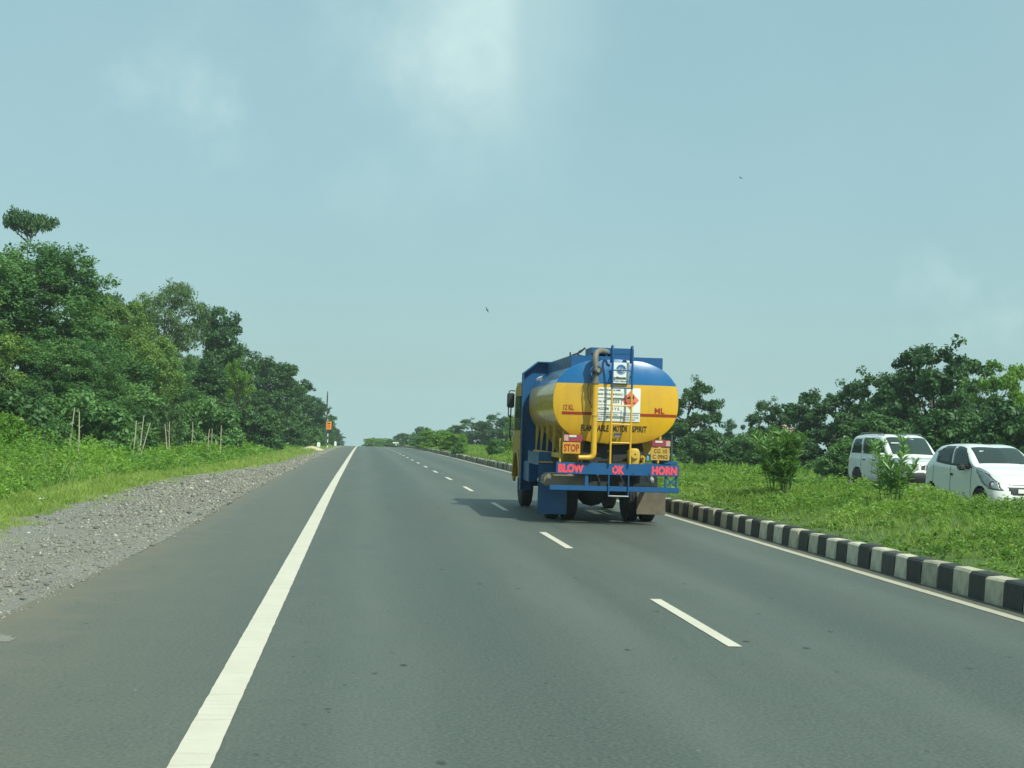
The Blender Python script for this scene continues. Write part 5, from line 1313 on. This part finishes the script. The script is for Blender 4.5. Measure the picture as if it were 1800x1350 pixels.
# sand heap
b = at(548, 787, 125); g = float(zg(b.x, 125))
n_, rr_ = 40, np.linspace(1, 0, 9); v = []; q = np.random.default_rng(5)
for a_ in rr_:
    for t_ in np.linspace(0, 2 * math.pi, n_, endpoint=False):
        v.append((1.15 * a_ * math.cos(t_) * (1 + .1 * math.sin(3 * t_)), 3.2 * a_ * math.sin(t_), .40 * (1 - a_ ** 1.6) + q.normal(0, .012) - .04))
f = [(i * n_ + j, i * n_ + (j + 1) % n_, (i + 1) * n_ + (j + 1) % n_, (i + 1) * n_ + j) for i in range(8) for j in range(n_)]
hp_ = link('sand_heap', np_mesh('sand_heap', v, f, M['sand'], smooth=True)); hp_.location = (b.x, 125, g)
tag(hp_, 'low heap of pale sand left of the orange sign', 'sand heap')
# roadside board far over the median
dB = 235.0
b = at(694, 779, dB); g = float(zg(b.x, dB))
rb = tag(empty('roadside_board', (b.x, dB, g)), 'white board in a dark frame standing far along the median', 'board')
px2m = dB / FPX
MB().box(-5.6 * px2m, -4.2 * px2m, -.1, .1, -.1, 9.5 * px2m).build('post', M['dark'], rb)
MB().box(-5.6 * px2m, 7.5 * px2m, -.06, .06, 9.0 * px2m, 10.2 * px2m).build('top_rail', M['dark'], rb)
MB().box(-3.6 * px2m, 7.0 * px2m, -.05, .03, 6.6 * px2m, 8.8 * px2m).build('board_panel', M['panel'], rb)
MB().box(1.0 * px2m, 4.0 * px2m, -.05, .03, 3.4 * px2m, 4.6 * px2m).build('small_panel', M['panel'], rb)
MB().box(6.4 * px2m, 7.4 * px2m, -.05, .05, -.1, 9.0 * px2m).build('post', M['steel'], rb)
# birds
def bird(px, py, d, label, bank):
    p = at(px, py, d)
    o = tag(empty('bird', p, .6), label, 'bird', 'birds in the sky'); o.rotation_euler = (0, bank, .6)
    MB().tube([(0, -.16, 0), (0, -.08, .01), (0, .03, .01), (0, .13, .0), (0, .18, 0)], [.01, .03, .045, .03, .01], 8).build('body', M['bird'], o, smooth=True)
    for s in (-1, 1):
        MB().add([(0, .07, .01), (s * .2, .1, .07), (s * .4, .02, .03), (s * .18, -.06, .05), (0, -.07, .01)], [(0, 1, 2, 3, 4)]).build('wing', M['bird'], o)
    MB().add([(0, -.13, 0), (-.05, -.26, 0), (.05, -.26, 0)], [(0, 1, 2)]).build('tail', M['bird'], o)
bird(856, 545, 150, 'small dark bird flying above the empty road', 1.0)
bird(1302, 313, 170, 'tiny dark bird high in the right half of the sky', .3)
# bits of litter and clods on the verge
for k, (px, py, d, c) in enumerate([(178, 842, 40, 'panel'), (74, 893, 29.5, 'panel'), (302, 829, 46, 'panel'), (365, 853, 39, 'panel')]):
    b = at(px, py, d); g = float(zg(b.x, d)); q = random.Random(k)
    o = MB().add([(q.uniform(-.09, .09), q.uniform(-.06, .06), q.uniform(.05, .12)) for _ in range(6)], [(0, 1, 2), (0, 2, 3), (0, 3, 4), (1, 4, 5), (2, 5, 3), (0, 4, 1)]).build('paper_scrap', M[c], None)
    o.location = (b.x, d, g); tag(o, ['crumpled white scrap on the grass beside the dirt patch', 'white scrap in the grass nearest the camera', 'small white scrap on the yellow grass', 'white scrap at the gravel edge'][k], 'litter', 'paper scraps on the verge')

# ------------------------------------------------------------------ the hazy air
bmz = float(zg(0, 930)) - 2.0
hz_o = MB().box(-430, 430, -70, 940, bmz, 24.0).build('haze', None, None)
hz_o.data.materials.clear()
hm = bpy.data.materials.new('haze_air'); hm.use_nodes = True; hm.node_tree.nodes.clear()
pv = hm.node_tree.nodes.new('ShaderNodeVolumePrincipled')
pv.inputs['Color'].default_value = (.80, .96, 1.0, 1); pv.inputs['Density'].default_value = 0.00035; pv.inputs['Anisotropy'].default_value = 0.0
ho = hm.node_tree.nodes.new('ShaderNodeOutputMaterial'); hm.node_tree.links.new(pv.outputs[0], ho.inputs['Volume'])
hz_o.data.materials.append(hm)
tag(hz_o, kind='stuff')
